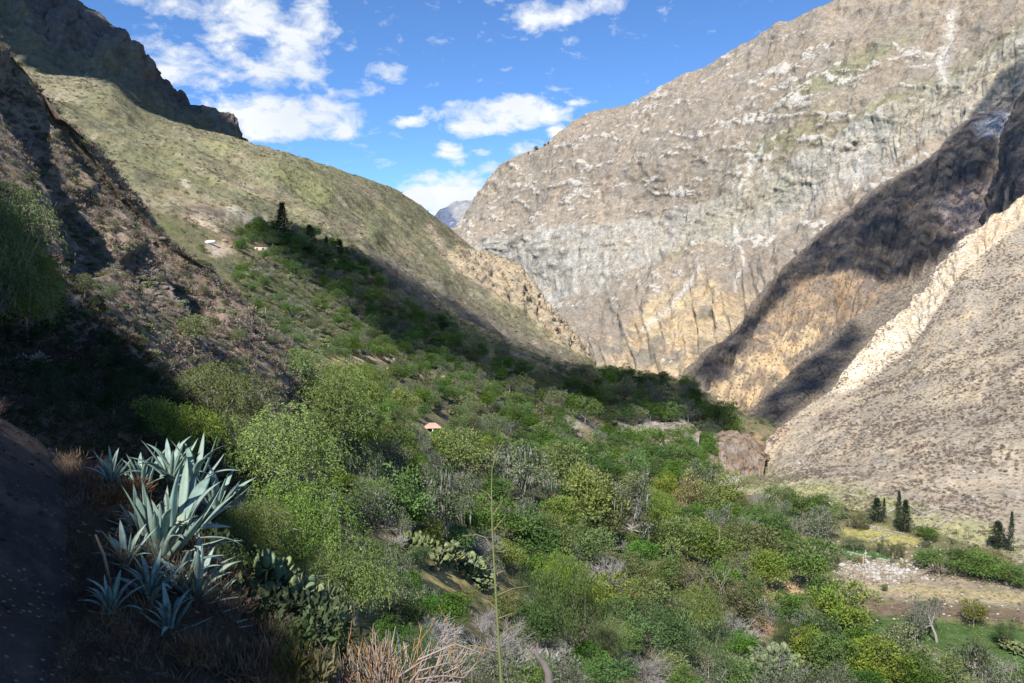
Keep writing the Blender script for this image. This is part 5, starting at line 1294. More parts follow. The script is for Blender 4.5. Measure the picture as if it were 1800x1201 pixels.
s = (RNG.uniform(.010, .030, len(P_)) * np.maximum(P_[:, 1], 12))[:, None] * .6; scatter('shaded_scrub', P_, np.concatenate([s, s, s * .85], 1), tusd + [PR['K'][0][0][1][1], PR['K'][1][0][1][1]], 'shade-toned scrub on the shaded foot of the near slope')
stones = [rock_mesh('stone', 300 + k, mRockPale, 1) for k in range(3)] + [rock_mesh('stone', 305, mRockTan, 1)]
P_ = surf_points('talus_slope', 3500, lambda V, px, py: sstep(0.02, .3, fbm(V / np.array([50, 14, 30.]) + 5, 4)) * (V[:, 1] < 540))
s = (RNG.uniform(.18, .5, len(P_)) * (1 + 1.0 * (RNG.random(len(P_)) < .08)))[:, None]; scatter('loose_stones', P_, np.concatenate([s, s, s * .8], 1), stones, 'loose pale stones strewn over the talus slope')
P_ = surf_points('near_slope', 800, lambda V, px, py: sstep(0.0, .25, fbm(V / 7 + 5, 4)) * (.1 + pm(px, py, [(240,440),(320,470),(350,560),(300,560),(250,500)]) * 6))
s = (RNG.uniform(.003, .008, len(P_)) * P_[:, 1])[:, None]; scatter('loose_stones', P_, np.concatenate([s, s, s * .8], 1), [rock_mesh('slope_stone', 310 + k, rock_mat('grey_brown_stone', (.25, .215, .185)), 1) for k in range(2)], 'broken grey stones on the rocky part of the near slope')

tick('scatter')

fld = lambda V, px, py: (px > 1440) * (py > 940) * (py < 1110) * (fbm(V / 6.0 + 8, 3) > -.02)
straw = [bushlet('straw_tuft', 240 + k, c, 50, .36, .08, True, 1.1)[0] for k, c in enumerate(((.34, .28, .15), (.20, .17, .08)))] + [tusg[0]]
P_ = surf_points('valley_ground', 2600, fld); s = RNG.uniform(.25, .8, (len(P_), 1)); scatter('field_stubble', P_, np.concatenate([s, s, s * .6], 1), straw, 'straw tufts and weeds over the cleared fields')
P_ = surf_points('valley_ground', 900, lambda V, px, py: np.exp(-((px - 1545) / 60) ** 2 - ((py - 1000) / 14) ** 2) + .04 * (px > 1460) * (py > 950) * (py < 1090)); s = RNG.uniform(.15, .7, (len(P_), 1)); scatter('rubble', P_, np.concatenate([s, s, s * .7], 1), stones, 'small pale rubble spread over the stony clearing')
# ------------------------------------------------------------------ agaves
def agave_leaf(name, W_=.13, droop=.1, up=.05, th=.022, seed=0, dead=False):
    rng = np.random.default_rng(seed); n = 15; mb = MB(); t = np.linspace(0, 1, n)
    w = W_ * np.interp(t, [0, .12, .35, .55, .8, .95, 1], [.85, .78, .95, 1.0, .58, .16, .02]) * .5
    z = up * np.sin(t * np.pi * .6) * 1.2 - droop * t ** 2.4; x = t * (1 - .15 * abs(droop) * t)
    sec = []
    for i in range(n):
        g = .30 * (1 - .5 * t[i]); hh = th * (1 - t[i] ** 1.5) + .002; a = w[i] * (.35 if dead else 1)
        sec.append([[x[i], -a, z[i] + a * g], [x[i], -a * .5, z[i] + a * g * .28], [x[i], 0, z[i]], [x[i], a * .5, z[i] + a * g * .28], [x[i], a, z[i] + a * g],
                    [x[i], a * .55, z[i] - hh * .8], [x[i], 0, z[i] - hh - a * .08], [x[i], -a * .55, z[i] - hh * .8]])
    V = np.array(sec).reshape(-1, 3); F = []
    for i in range(n - 1):
        for j in range(8):
            k = (j + 1) % 8; F.append([i * 8 + j, i * 8 + k, (i + 1) * 8 + k, (i + 1) * 8 + j])
    base = np.array((.205, .29, .245)) if not dead else np.array((.22, .13, .07))
    c = np.tile(base, (len(V), 1)); tt = np.repeat(t, 8)
    c *= (1 + .10 * np.sin(tt * 23 + seed) * (rng.random() > .2) + .07 * fbm(V * 9 + seed, 3))[:, None]
    c = mixc(c, (.30, .36, .26), sstep(.18, .0, tt) * .8); c[tt > .975] = (.06, .04, .03)
    c[np.isin(np.arange(len(V)) % 8, (0, 4))] *= .72
    mb.put(V, F, c); return mb.mesh(name, mSucc, True)
AGL = [agave_leaf('agave_leaf', .135, .02, .05, seed=1), agave_leaf('agave_leaf', .15, .16, .10, seed=2), agave_leaf('agave_leaf', .12, -.10, .02, seed=3), agave_leaf('agave_leaf', .14, .34, .16, seed=4)]
AGD = [agave_leaf('dry_agave_leaf', .12, .5, .1, seed=5, dead=True), agave_leaf('dry_agave_leaf', .10, .25, .05, seed=6, dead=True)]
def orient(o, a, b, width_scale, roll=0.0):
    d = Vector(b) - Vector(a); L = d.length; x = d.normalized(); up = Vector((0, 0, 1)); y = up.cross(x)
    if y.length < .15: y = Vector((1, -.3, 0)).cross(x)
    y.normalize(); z = x.cross(y)
    R = Matrix((x, y, z)).transposed().to_4x4() @ Matrix.Rotation(roll, 4, 'X')
    o.matrix_basis = Matrix.Translation(Vector(a)) @ R @ Matrix.Diagonal((L, L * width_scale, L * min(width_scale, 1.2), 1))
def rosette(name, label, base, group='blue-green agaves beside the footpath', n=0, L=.5, lean=(0, 0), leaves_px=(), dead=0, Yb=None, fat=1.0):
    base = np.asarray(base, float); root = empty(name, base); tag(root, label, 'agave', group)
    k = 0
    for (tx, ty, dY, bx, by, wpx) in leaves_px:
        a = P(bx, by, Yb) - base; b = P(tx, ty, Yb + dY) - base; Lw = np.linalg.norm(b - a)
        m = AGL[k % 3]; k += 1; o = add('leaf', m, root); ws = (wpx / 1350 * Yb) / (.135 * Lw)
        # blades fan round the heart: show their broad inner side outward and up
        orient(o, a, b, ws, random.uniform(-.3, .3))
    for i in range(n):
        az_ = i * 2.4 + random.uniform(-.25, .25); e = math.radians(random.uniform(12, 38) + 48 * (i / max(n, 1)))
        d = np.array([math.cos(az_) * math.cos(e) + lean[0], math.sin(az_) * math.cos(e) + lean[1], math.sin(e)]); d /= np.linalg.norm(d)
        l = L * random.uniform(.75, 1.1); a = np.array([math.cos(az_), math.sin(az_), 0]) * .05 * L + [0, 0, .02 + .12 * L * i / max(n, 1)]
        o = add('leaf', AGL[random.randrange(4)], root); orient(o, a, a + d * l, fat, random.uniform(-.2, .2))
    for i in range(dead):
        az_ = random.uniform(0, 6.28); d = np.array([math.cos(az_) * .7, math.sin(az_) * .7, random.uniform(-.5, .1)]); l = L * random.uniform(.6, .9)
        o = add('dry_leaf', AGD[i % 2], root); orient(o, np.array([0, 0, .1]), np.array([0, 0, .1]) + d * l, .9, 0)
    return root
def gpt(px, py, names=('near_ground', 'path', 'near_slope')):
    h = first_hit(px, py, list(names)); return None if h is None else h[0]
rosette('agave', 'largest blue-green agave, its long upright leaves catching the sun', P(285, 1000, 5.2), Yb=5.2, n=16, L=.56, dead=12, leaves_px=[
 (323,820,0.0,303,945,25),(387,840,.1,325,938,27),(403,857,.15,332,942,22),(419,869,.1,343,938,25),(425,882,.35,350,932,18),(367,922,-.35,290,988,25),(356,931,-.25,302,972,20),(435,959,.1,345,946,22),
 (405,953,0,340,962,21),(408,930,.2,338,928,22),(294,862,0,296,955,21),(284,888,-.1,284,968,16),(238,873,-.1,253,940,23),(226,895,0,248,950,15),(312,850,.35,300,930,19),(346,836,.4,318,922,21),(371,832,.45,325,918,22),
 (331,812,.4,318,916,19),(272,900,-.2,280,985,15),(399,985,.1,330,985,20),(262,884,.25,268,950,16)])
rosette('agave', 'low blue-green agave with flat leaves reaching right, under the largest one', P(345, 1070, 4.85), Yb=4.85, n=14, L=.45, leaves_px=[
 (398,979,0,325,990,18),(390,991,0,340,1012,16),(351,980,-.1,333,1036,18),(418,1014,0,388,1046,17),(410,1003,.1,365,1030,14),(450,1112,0,352,1108,16),(428,1069,0,350,1098,20),(416,1015,.1,378,1064,15),(368,1022,-.1,356,1062,15),
 (335,968,-.1,322,1010,15),(402,1030,.05,360,1050,16),(395,1075,-.1,340,1080,16),(318,1010,-.2,322,1060,16),(300,1035,-.2,325,1085,14),(438,1095,.1,380,1100,14),(330,1045,-.25,338,1100,18),(372,1090,-.2,342,1118,16)])
rosette('agave', 'small upright agave standing behind the largest one', P(250, 862, 7.2), Yb=7.2, n=9, L=.42, leaves_px=[(249,801,0,250,850,12),(237,806,0,244,852,11),(260,808,.1,256,852,11),(278,812,0,262,855,11),(229,818,.1,240,856,10),(269,822,.2,258,856,10),(219,830,0,238,862,10)])
for (x, y, L, lab) in ((222,1000,.31,'shaded agave left of the dead brown leaves'), (195,1085,.30,'shaded agave at the bottom left of the clump'), (262,1060,.36,'shaded agave below the largest one'), (300,1120,.33,'dark agave at the foot of the low flat one'), (212,885,.20,'small agave in the orange grass'), (196,850,.22,'pale-tipped agave beside the reddish shrub'), (245,945,.32,'small agave hidden against the left of the largest'),
   (340,870,.40,'dark agave rising behind the right leaves of the largest'), (300,850,.34,'slim agave behind the tallest leaf'), (380,905,.36,'shaded agave under the right-hand leaf tips')):
    p = gpt(x, y)
    if p is None or p[1] > 9: p = P(x, y, 6.0)
    rosette('agave', lab, p, n=15, L=L * p[1] / 5.4)
# ------------------------------------------------------------------ dry bush with orange stems, bottom centre
def stem(mb, rng, p, d, L, r, c0, c1, fork=0):
    q = p + d * L; m = p + d * L * .5 + rng.normal(size=3) * L * .04
    pts = np.array([p, m, q]); V0 = mb.n
    tube(mb, pts, [r, r * .85, r * .55], np.repeat(np.array([c0, (np.array(c0) + c1) / 2, c1]), 4, 0), 4)
    if fork and rng.random() < .75:
        for _ in range(rng.integers(1, 3)):
            stem(mb, rng, m + (q - m) * rng.uniform(0, .7), unit(d + rng.normal(size=3) * .33), L * rng.uniform(.3, .55), r * .7, c1, c1, fork - 1)
root = empty('dry_bush', P(690, 1262, 4.2)); tag(root, 'dry bush of upright orange-brown stems cut by the bottom edge', 'bush')
rng = np.random.default_rng(4); pale = np.array((.30, .255, .21)); org = np.array((.36, .22, .09))
grp = [MB() for _ in range(1)]
for i in range(150):
    bx = rng.uniform(-.24, .26); f = (bx + .24) / .5; tipc = org * rng.uniform(.8, 1.2) if rng.random() < .75 - .7 * f else np.array((.36, .30, .25)) * rng.uniform(.7, 1.2)
    d = unit(np.array([(bx) * .9 + rng.normal() * .22 + (.25 if f > .6 else 0), rng.normal() * .25, 1.0 - .35 * (f > .75)]))
    m1 = MB(); stem(m1, rng, np.array([bx * .7, rng.normal() * .08, 0.0]), d, rng.uniform(.26, .5) * (1 - .25 * abs(f - .5)), .0042, pale * rng.uniform(.5, 1.0), tipc, 2)
    add('stem', m1.mesh('bush_stem', mDry), root)
m1 = MB()
for i in range(420):     # the mat of fine dry grass under it
    p = np.array([rng.uniform(-.45, .1), rng.normal() * .12, 0.02]); L = rng.uniform(.14, .34); a = rng.uniform(-.7, .7); d = unit(np.array([math.sin(a) * .7 - .2, rng.normal() * .3, 1]))
    q = p + d * L; e = q + np.array([math.sin(a) * .1, 0, -.06]); s = np.array([.0022, .0008, 0]); c = np.array((.36, .28, .16)) * rng.uniform(.5, 1.15)
    m1.put([p - s, p + s, q + s * .7, q - s * .7, e], [[0, 1, 2, 3]], c); m1.T.append(np.array([[m1.n - 2, m1.n - 3, m1.n - 1]]))
o = add('dry_grass', m1.mesh('dry_grass', mDry), None, P(650, 1250, 4.15)); tag(o, 'mat of fine straw-coloured grass under the orange-stemmed bush', kind='stuff')
rosette('agave', 'pale grey agave leaves standing up through the orange-stemmed bush', P(705, 1260, 4.3), group='agaves in the bottom foreground', Yb=4.3, leaves_px=[(657,1106,0,678,1215,13),(699,1100,0,703,1250,11),(777,1102,0,730,1225,17),(771,1165,.1,745,1235,13),(716,1160,.1,722,1240,9)])
root = empty('arching_twigs', P(730, 1215, 4.0)); tag(root, 'pale arching twigs reaching right from the orange-stemmed bush', 'twigs')
rng = np.random.default_rng(9)
for (pts) in ([(730,1195),(780,1188),(815,1192),(838,1165)], [(735,1180),(790,1165),(795,1155)], [(740,1205),(800,1200),(830,1212),(860,1225)], [(700,1190),(745,1160),(790,1150)], [(720,1200),(760,1150),(788,1098)], [(735,1160),(800,1132),(850,1150)]):
    w = [P(x, y, 4.0 + .05 * i) - P(730, 1215, 4.0) for i, (x, y) in enumerate(pts)]; m1 = MB(); tube(m1, w, np.linspace(.006, .0025, len(w)), (.30, .25, .21), 4)
    for a_, b_ in zip(w[1:], w[1:]):
        d = unit(np.array([rng.normal() * .3, 0, 1])); tube(m1, [a_, a_ + d * .04, a_ + d * rng.uniform(.07, .12)], [.003, .0025, .0015], (.40, .27, .12), 3)
    add('twig', m1.mesh('twig', mDry), root)
# ------------------------------------------------------------------ the thin agave flower stalk
Yk = 5.0; kb = P(884, 1262, Yk); root = empty('agave_flower_stalk', kb); tag(root, 'tall thin green agave flower stalk with curling side shoots', 'plant stalk')
w = [P(x, y, Yk) - kb for x, y in ((884,1262),(880,1180),(876,1120),(872,1050),(868,980),(865,920),(864,860),(865,825),(872,800),(886,775))]
m1 = MB(); tube(m1, w, [.0105,.0098,.009,.0082,.0072,.006,.005,.004,.003,.002], np.tile((.16, .20, .07), (60, 1)), 6); add('stalk', m1.mesh('stalk', mSucc, True), root)
for pts in ([(868,968),(853,945),(838,940),(812,942)], [(870,1010),(885,1004),(893,1012),(888,1024)], [(872,1048),(900,1035),(932,1030)], [(874,1072),(860,1058),(846,1052)], [(875,1088),(900,1078),(905,1085)], [(877,1122),(895,1105),(925,1094)], [(878,1146),(830,1135),(790,1140),(765,1152)], [(866,905),(875,893),(884,880)], [(865,880),(858,868),(845,860)], [(865,935),(874,925),(890,905)], [(876,1140),(892,1148),(900,1160)]):
    v = [P(x, y, Yk + .02 * i) - kb for i, (x, y) in enumerate(pts)]; m1 = MB(); tube(m1, v, np.linspace(.0045, .0018, len(v)), (.20, .17, .08), 4); add('side_shoot', m1.mesh('side_shoot', mSucc), root)
# ------------------------------------------------------------------ dead stump
kb = P(962, 1250, 6.2); pts = [P(x, y, 6.2) - kb for x, y in ((962,1250),(966,1205),(962,1180),(953,1163),(944,1152),(941,1142))]
m1 = MB(); tube(m1, pts, [.05, .040, .033, .028, .022, .008], (.21, .18, .165), 9); V = m1.V[0]; V += unit(V - V.mean(0)) * (fbm(V * np.array([18, 18, 5.]), 4) * .045)[:, None]
o = add('dead_stump', m1.mesh('dead_stump', mBark)); o.location = tuple(kb); tag(o, 'weathered grey dead branch stump at the bottom edge', 'stump')
m2 = MB(); tube(m2, [P(944,1155,6.2) - kb, P(951,1144,6.25) - kb, P(957,1140,6.25) - kb], [.02, .012, .004], (.23, .2, .18), 6); add('stub', m2.mesh('stub', mBark), o)
# ------------------------------------------------------------------ shrubs, herbs and grass on the bank
red = bare('reddish_shrub', 400, (.30, .17, .12), 30, 4, None, .42, .007)[0]
def put(me, name, label, cat, px, py, Y, w, h, group=None):
    o = add(name, me); p = P(px, py, Y); o.location = tuple(p); o.rotation_euler = (0, 0, random.uniform(0, 6.28)); o.scale = (w, w, h); tag(o, label, cat, group); return o
put(red, 'reddish_shrub', 'dry reddish-brown shrub of upright twigs beside the path', 'shrub', 165, 868, 6.6, .55, .5)
og = bushlet('orange_grass', 401, (.26, .13, .055), 300, .30, .09, True, 1.0)[0]; yg = bushlet('yellow_herb', 402, (.17, .15, .05), 260, .16, .3, False, .8)[0]
for x, y, Y, s, lab in ((150,915,5.8,.42,'rusty orange dry grass tuft beside the path'), (200,905,5.7,.34,'orange dry grass tuft between the small agaves'), (235,880,6.0,.30,'orange-brown tuft left of the tallest agave leaves')):
    put(og, 'dry_grass_tuft', lab, 'grass', x, y, Y, s, s * .8, 'rusty grass tufts by the path')
for i, (x, y, s) in enumerate(((205,880,.3),(240,1225,.34),(300,1230,.32),(350,1232,.36),(410,1225,.34),(460,1230,.32),(520,1228,.34),(215,1180,.24),(560,1235,.3))):
    put(yg if i % 2 == 0 else og, 'dry_herb', ('yellow-green' if i % 2 == 0 else 'rusty') + ' herb ' + ('beside the small agaves' if i == 0 else ['', 'at the bottom left', 'below the shaded agaves', 'in the bottom row under the low agave', 'right of the low agave at the bottom', 'in the dark bottom row left of the straw mat', 'against the dark gap at the bottom', 'just above the bottom left herb', 'touching the straw mat'][i]), 'herb', x, y, 3.9 if i else 6.2, s, s * 1.25, 'dry herbs along the bottom edge')
for x, y, Y, w, h, lab in ((472,1060,6.2,.5,.62,'dim prickly pear right of the low agave'), (505,1085,6.3,.45,.5,'dim prickly pear with flat round pads in the shade'), (548,1120,6.3,.42,.62,'tallest prickly pear pads left of the straw mat'), (560,1165,6.0,.4,.4,'low prickly pear pads in the dark left of the straw mat')):
    put(PR['P'][random.randrange(3)][0][0][1], 'prickly_pear', lab, 'cactus', x, y, Y, w, h, 'shaded prickly pears on the bank')
m1 = MB(); kb = P(200, 1062, 4.4); tube(m1, [P(200,1062,4.4) - kb, P(190,1010,4.4) - kb, P(182,975,4.4) - kb, P(168,940,4.4) - kb], [.011, .010, .009, .006], (.30, .23, .14), 5); o = add('dry_stick', m1.mesh('dry_stick', mDry)); o.location = tuple(kb); tag(o, 'pale dry stick standing among the shaded agaves', 'stick')
for x, y, Y, s, lab in ((258,925,5.3,.06,'white stone in the heart of the agave clump'), (270,935,5.25,.05,'smaller white stone under the agave leaves'), (225,935,5.3,.045,'pale stone left of the white one'), (115,985,4.6,.05,'stone at the path edge'), (100,822,9.2,.1,'dark stone across the far end of the path')):
    o = add('stone', rock_mesh('stone', int(x), mRockPale)); o.location = tuple(P(x, y, Y)); o.scale = (s, s, s); tag(o, lab, 'stone')
gt = [bushlet('grass_tuft', 410 + k, c, 60, .34, .05, True, 1.3)[0] for k, c in enumerate(((.13, .095, .06), (.15, .10, .055), (.09, .065, .045)))]  # tuft colours lowered to imitate the shade on the bank
dk = [bushlet('bank_bush', 420 + k, (.055, .085, .03), 260, .11, .5)[0] for k in range(2)] + [PR['S'][0][0][0][1]]
offpath = lambda V, px, py: sstep(.42, .62, np.abs(V[:, 0] + .593 * V[:, 1] + .42))
P_ = surf_points('near_ground', 3400, lambda V, px, py: offpath(V, px, py) * (V[:, 1] > 2.6))
s = RNG.uniform(.10, .30, (len(P_), 1)); scatter('bank_grass', P_, np.concatenate([s, s, s], 1), gt, 'dry grass tufts on the bank beside the path', .2)
P_ = surf_points('path', 150, lambda V, px, py: V[:, 1] > 1.5)
s = RNG.uniform(.012, .04, (len(P_), 1)); scatter('path_pebbles', P_, np.concatenate([s, s, s * .6], 1), [rock_mesh('pebble', 600 + k, rock_mat('dusty_stone', (.11, .09, .08)), 1) for k in range(2)], 'small stones lying on the footpath')
P_ = surf_points('near_ground', 1600, lambda V, px, py: (np.abs(V[:, 0] + .593 * V[:, 1] + .42) < .62) * (np.abs(V[:, 0] + .593 * V[:, 1] + .42) > .36) * (V[:, 1] > 1.5))
s = RNG.uniform(.05, .16, (len(P_), 1)); scatter('path_edge_grass', P_, np.concatenate([s, s, s], 1), gt, 'short dry grass along both edges of the footpath', .25)
P_ = surf_points('near_ground', 420, lambda V, px, py: (V[:, 0] > -.52 * V[:, 1] + .6) * (V[:, 1] > 4.6) * 1.0 * (py > 700) + (V[:, 0] < -.593 * V[:, 1] - 1.4) * .5)
s = RNG.uniform(.25, .75, (len(P_), 1)); scatter('bank_scrub', P_, np.concatenate([s, s, s * .9], 1), dk, 'dark low scrub on the bank below the agaves', .2)

# ------------------------------------------------------------------ what people have built
def mb_box(mb, x0, x1, y0, y1, z0, z1, col):
    V = [[x, y, z] for z in (z0, z1) for y in (y0, y1) for x in (x0, x1)]
    mb.put(V, [[0, 2, 3, 1], [4, 5, 7, 6], [0, 1, 5, 4], [1, 3, 7, 5], [3, 2, 6, 7], [2, 0, 4, 6]], col)
mPaint, nt, b = mk('painted'); at = N(nt, 'ShaderNodeAttribute', attribute_name='col'); tcn = nt.nodes.new('ShaderNodeTexCoord')
nt.links.new(mixrgb(nt, mapr(nt, noise_node(nt, tcn.outputs['Object'], 2.5, 6, .7), .35, .7, 0, .45), at.outputs['Color'], mixrgb(nt, 1.0, at.outputs['Color'], (.6, .55, .5), 'MULTIPLY')), b.inputs['Base Color']); b.inputs['Roughness'].default_value = .7
def part(root, name, fn, mat=mPaint):
    mb = MB(); fn(mb); return add(name, mb.mesh(name, mat), root)
h = first_hit(760, 762, ['valley_ground'])[0]; root = empty('open_hut', h, .12); tag(root, 'hut with a pale pink hipped roof on white posts', 'hut')
q = h[1] / 1350.0; w = 16 * q; d = 10 * q; H = 11 * q
def roof_(mb):
    z0 = H; z1 = H + 8.5 * q; c = (.52, .30, .24); V = [[-w, -d, z0], [w, -d, z0], [w, d, z0], [-w, d, z0], [-w * .35, 0, z1], [w * .35, 0, z1]]
    mb.put(V, [[0, 1, 5, 4], [2, 3, 4, 5]], c); mb.put(V, [[1, 2, 5], [3, 0, 4]], c); mb.put(V[:4], [[3, 2, 1, 0]], (.12, .09, .08))
    for k in range(-7, 8): xx = k * w / 8; mb_box(mb, xx - .03, xx + .03, -d * .98, -d * .96, z0 - .02, z0 + .05, (.4, .2, .16))
part(root, 'roof', roof_)
for sx in (-1, 0.05, 1): part(root, 'post', lambda mb: mb_box(mb, sx * w * .82 - .14, sx * w * .82 + .14, -d * .85, -d * .85 + .28, 0, H, (.75, .74, .7)))
part(root, 'wall', lambda mb: mb_box(mb, -w * .8, w * .8, d * .3, d * .5, 0, H, (.16, .12, .09)))
part(root, 'side_wall', lambda mb: mb_box(mb, -w * .86, -w * .78, -d * .3, d * .3, 0, H * .95, (.6, .57, .52)))
h = first_hit(779, 772, ['valley_ground'])[0]; root = empty('red_roofed_shed', h, -.3); tag(root, 'small shed with a bright red roof below the pink-roofed hut', 'shed'); q = h[1] / 1350
def roof2(mb):
    w, d, z0, z1 = 8 * q, 6 * q, 8 * q, 12.5 * q; c = (.62, .10, .08); V = [[-w, -d, z0], [w, -d, z0], [w, d, z0], [-w, d, z0], [-w, 0, z1], [w, 0, z1]]
    mb.put(V, [[0, 1, 5, 4], [2, 3, 4, 5]], c); mb.put(V, [[1, 2, 5], [3, 0, 4]], (.45, .3, .24))
part(root, 'roof', roof2); part(root, 'wall', lambda mb: mb_box(mb, -7 * q, 7 * q, -5 * q, 5 * q, 0, 8 * q, (.45, .33, .26)))
h = first_hit(460, 442, ['valley_ground', 'left_mountain'])[0]; root = empty('hillside_house', h, .1); tag(root, 'low flat-roofed beige house on the hillside above the wood', 'house'); q = h[1] / 1350
part(root, 'wall', lambda mb: mb_box(mb, -11 * q, 11 * q, -5 * q, 5 * q, -4 * q, 8.5 * q, (.50, .42, .33)))
part(root, 'roof', lambda mb: mb_box(mb, -12 * q, 12 * q, -6 * q, 6 * q, 8.5 * q + .003, 9.6 * q, (.20, .13, .09)))
part(root, 'door', lambda mb: mb_box(mb, -8 * q, -5.5 * q, -5 * q - .05, -5 * q - .003, -1 * q, 6 * q, (.10, .07, .05)))
part(root, 'window', lambda mb: mb_box(mb, 2 * q, 5 * q, -5 * q - .05, -5 * q - .003, 3 * q, 6 * q, (.08, .08, .09)))
h = first_hit(370, 430, ['left_mountain', 'valley_ground', 'near_slope'])[0]; root = empty('parked_truck', h + np.array([0, 0, .1]), .08); tag(root, 'white truck with a boxy back parked on the bare earth cut', 'truck'); q = h[1] / 1350 * .85
part(root, 'cargo_box', lambda mb: mb_box(mb, -5 * q, 10 * q, -3 * q, 3 * q, 1.8 * q, 8 * q, (.72, .74, .78)))
def cab(mb):
    V = np.array([[-11, -3, 1.5], [-5.1, -3, 1.5], [-5.1, -3, 7.4], [-8.2, -3, 7.2], [-10.2, -3, 4.4], [-11, -3, 4.1]]) * q; V2 = V * [1, -1, 1]
    mb.put(np.concatenate([V, V2]), [[k, (k + 1) % 6, 6 + (k + 1) % 6, 6 + k] for k in range(6)], (.75, .76, .78)); mb.put(np.concatenate([V, V2]), [[0, 5, 4, 1], [1, 4, 3, 2], [6, 7, 10, 11], [7, 8, 9, 10]], (.75, .76, .78))
part(root, 'cab', cab)
part(root, 'windscreen', lambda mb: mb.put(np.array([[-8.35, -2.6, 7.1], [-8.35, 2.6, 7.1], [-10.3, 2.6, 4.6], [-10.3, -2.6, 4.6]]) * q + [-.03, 0, .03], [[0, 1, 2, 3]], (.05, .06, .08)))
for wx in (-8, 6):
    for wy in (-3, 2):
        mbw = MB(); tube(mbw, np.array([[wx, wy, 1.3], [wx, wy + .5, 1.3], [wx, wy + 1, 1.3]]) * q, 1.5 * q, (.03, .03, .03), 12); add('wheel', mbw.mesh('wheel', mPaint), root)
h = first_hit(541, 441, ['valley_ground', 'left_mountain'])[0]; q = h[1] / 1350; root = empty('white_marker', h); tag(root, 'small white wayside marker under the conifers', 'marker')
part(root, 'plinth', lambda mb: mb_box(mb, -2 * q, 2 * q, -1 * q, 1 * q, 0, 5 * q, (.75, .75, .73))); part(root, 'post', lambda mb: mb_box(mb, -.7 * q, .7 * q, -.5 * q, .5 * q, 5 * q + .002, 11 * q, (.78, .78, .76)))
for x, yb, yt, wpx, cat, lab in ((1517,993,973,2.0,'post','thicker pale wooden post beside the pale stone rubble'), (1521,980,966,1.6,'post','thin post at the edge of the small green plot'), (1569,986,971,1.5,'post','thin post right of the green plot'), (330,585,563,1.8,'dead stalk','dry pale agave stalk on the near slope'), (442,580,560,1.6,'dead stalk','reddish dry agave stalk near the slope edge'), (467,560,540,1.2,'dead stalk','thin yellow stalk at the edge of the near slope'), (341,625,610,2,'dead stalk','short green stalk low on the near slope'), (515,602,588,1.5,'dead stalk','short pale stalk near the foot of the slope')):
    h = first_hit(x, yb, ['talus_slope', 'valley_ground', 'near_slope'])[0]; q = h[1] / 1350; m1 = MB(); H = (yb - yt) * q
    tube(m1, [[0, 0, -.2], [.05, 0, H * .5], [0, 0, H]], [wpx * q * .6, wpx * q * .5, wpx * q * .4], (.46, .38, .28), 6); o = add('wooden_post' if cat == 'post' else 'agave_stalk', m1.mesh('post', mDry)); o.location = tuple(h); tag(o, lab, cat)
# columnar cactus at the foot of the near slope
h = first_hit(370, 660, ['near_slope', 'valley_ground'])[0]; q = h[1] / 1350; root = empty('column_cactus', h); tag(root, 'pale green column cactus with several upright stems at the slope foot', 'cactus')
for k in range(6):
    m1 = MB(); x = (k - 2.5) * 2.2 * q; H = random.uniform(9, 20) * q; tube(m1, [[x * .5, 0, 0], [x, random.uniform(-1, 1) * q, H * .4], [x, 0, H]], [1.3 * q, 1.5 * q, 1.0 * q], (.26, .32, .18), 7); add('stem', m1.mesh('cactus_stem', mSucc), root)
# dry stone walls
def stone_wall(label, pts, hpx, names=('talus_slope', 'valley_ground')):
    W3 = []
    for (x0, y0), (x1, y1) in zip(pts[:-1], pts[1:]):
        n = max(2, int(math.hypot(x1 - x0, y1 - y0) / 1.3))
        for k in range(n):
            h = first_hit(x0 + (x1 - x0) * k / n, y0 + (y1 - y0) * k / n, list(names))
            if h is not None: W3.append(h[0])
    mb = MB(); q = np.mean([p[1] for p in W3]) / 1350
    for p in W3:
        for L_ in range(3):
            s = q * hpx * .36 * random.uniform(.7, 1.2); v = OCT[0] * s * np.array([1.2, 1, .7]); a = random.uniform(0, 3); v = v @ np.array([[math.cos(a), math.sin(a), 0], [-math.sin(a), math.cos(a), 0], [0, 0, 1]])
            mb.put(v + p - W3[0] + np.array([random.uniform(-.3, .3) * s, random.uniform(-.3, .3) * s, s * .4 + L_ * hpx * q * .3]), OCT[1], np.array((.36, .34, .31)) * random.uniform(.6, 1.25))
    root = empty('stone_wall', W3[0]); tag(root, label, 'wall'); o = add('stones', mb.mesh('stones', mPaint), root); o['kind'] = 'stuff'
stone_wall('dry stone wall along the upper edge of the enclosure on the talus', [(1552,907),(1575,897),(1590,891)], 5)
stone_wall('dry stone wall zigzagging across the top of the enclosure', [(1597,889),(1610,899),(1622,905),(1645,899),(1655,896),(1672,900),(1677,904)], 4)
stone_wall('dry stone wall down the right side of the enclosure', [(1677,904),(1662,917),(1650,926),(1642,930)], 4)
stone_wall('grey stone terrace wall above the yellow terrace', [(1488,922),(1510,920),(1530,928),(1550,930)], 4)
stone_wall('low stone wall between the two yellow terraces', [(1520,928),(1560,934),(1590,940)], 3)
stone_wall('stone wall slanting across the lower terrace', [(1530,955),(1550,946),(1568,942)], 4)
stone_wall('rubble wall along the lower edge of the green plot', [(1490,972),(1520,979),(1545,985),(1565,988)], 4)
stone_wall('low pale wall beside the trail bend', [(560,644),(590,640),(622,632)], 2, ('valley_ground',))
stone_wall('curved grey wall of the track in the shaded wood', [(905,626),(915,621),(930,620)], 2.5, ('valley_ground',))
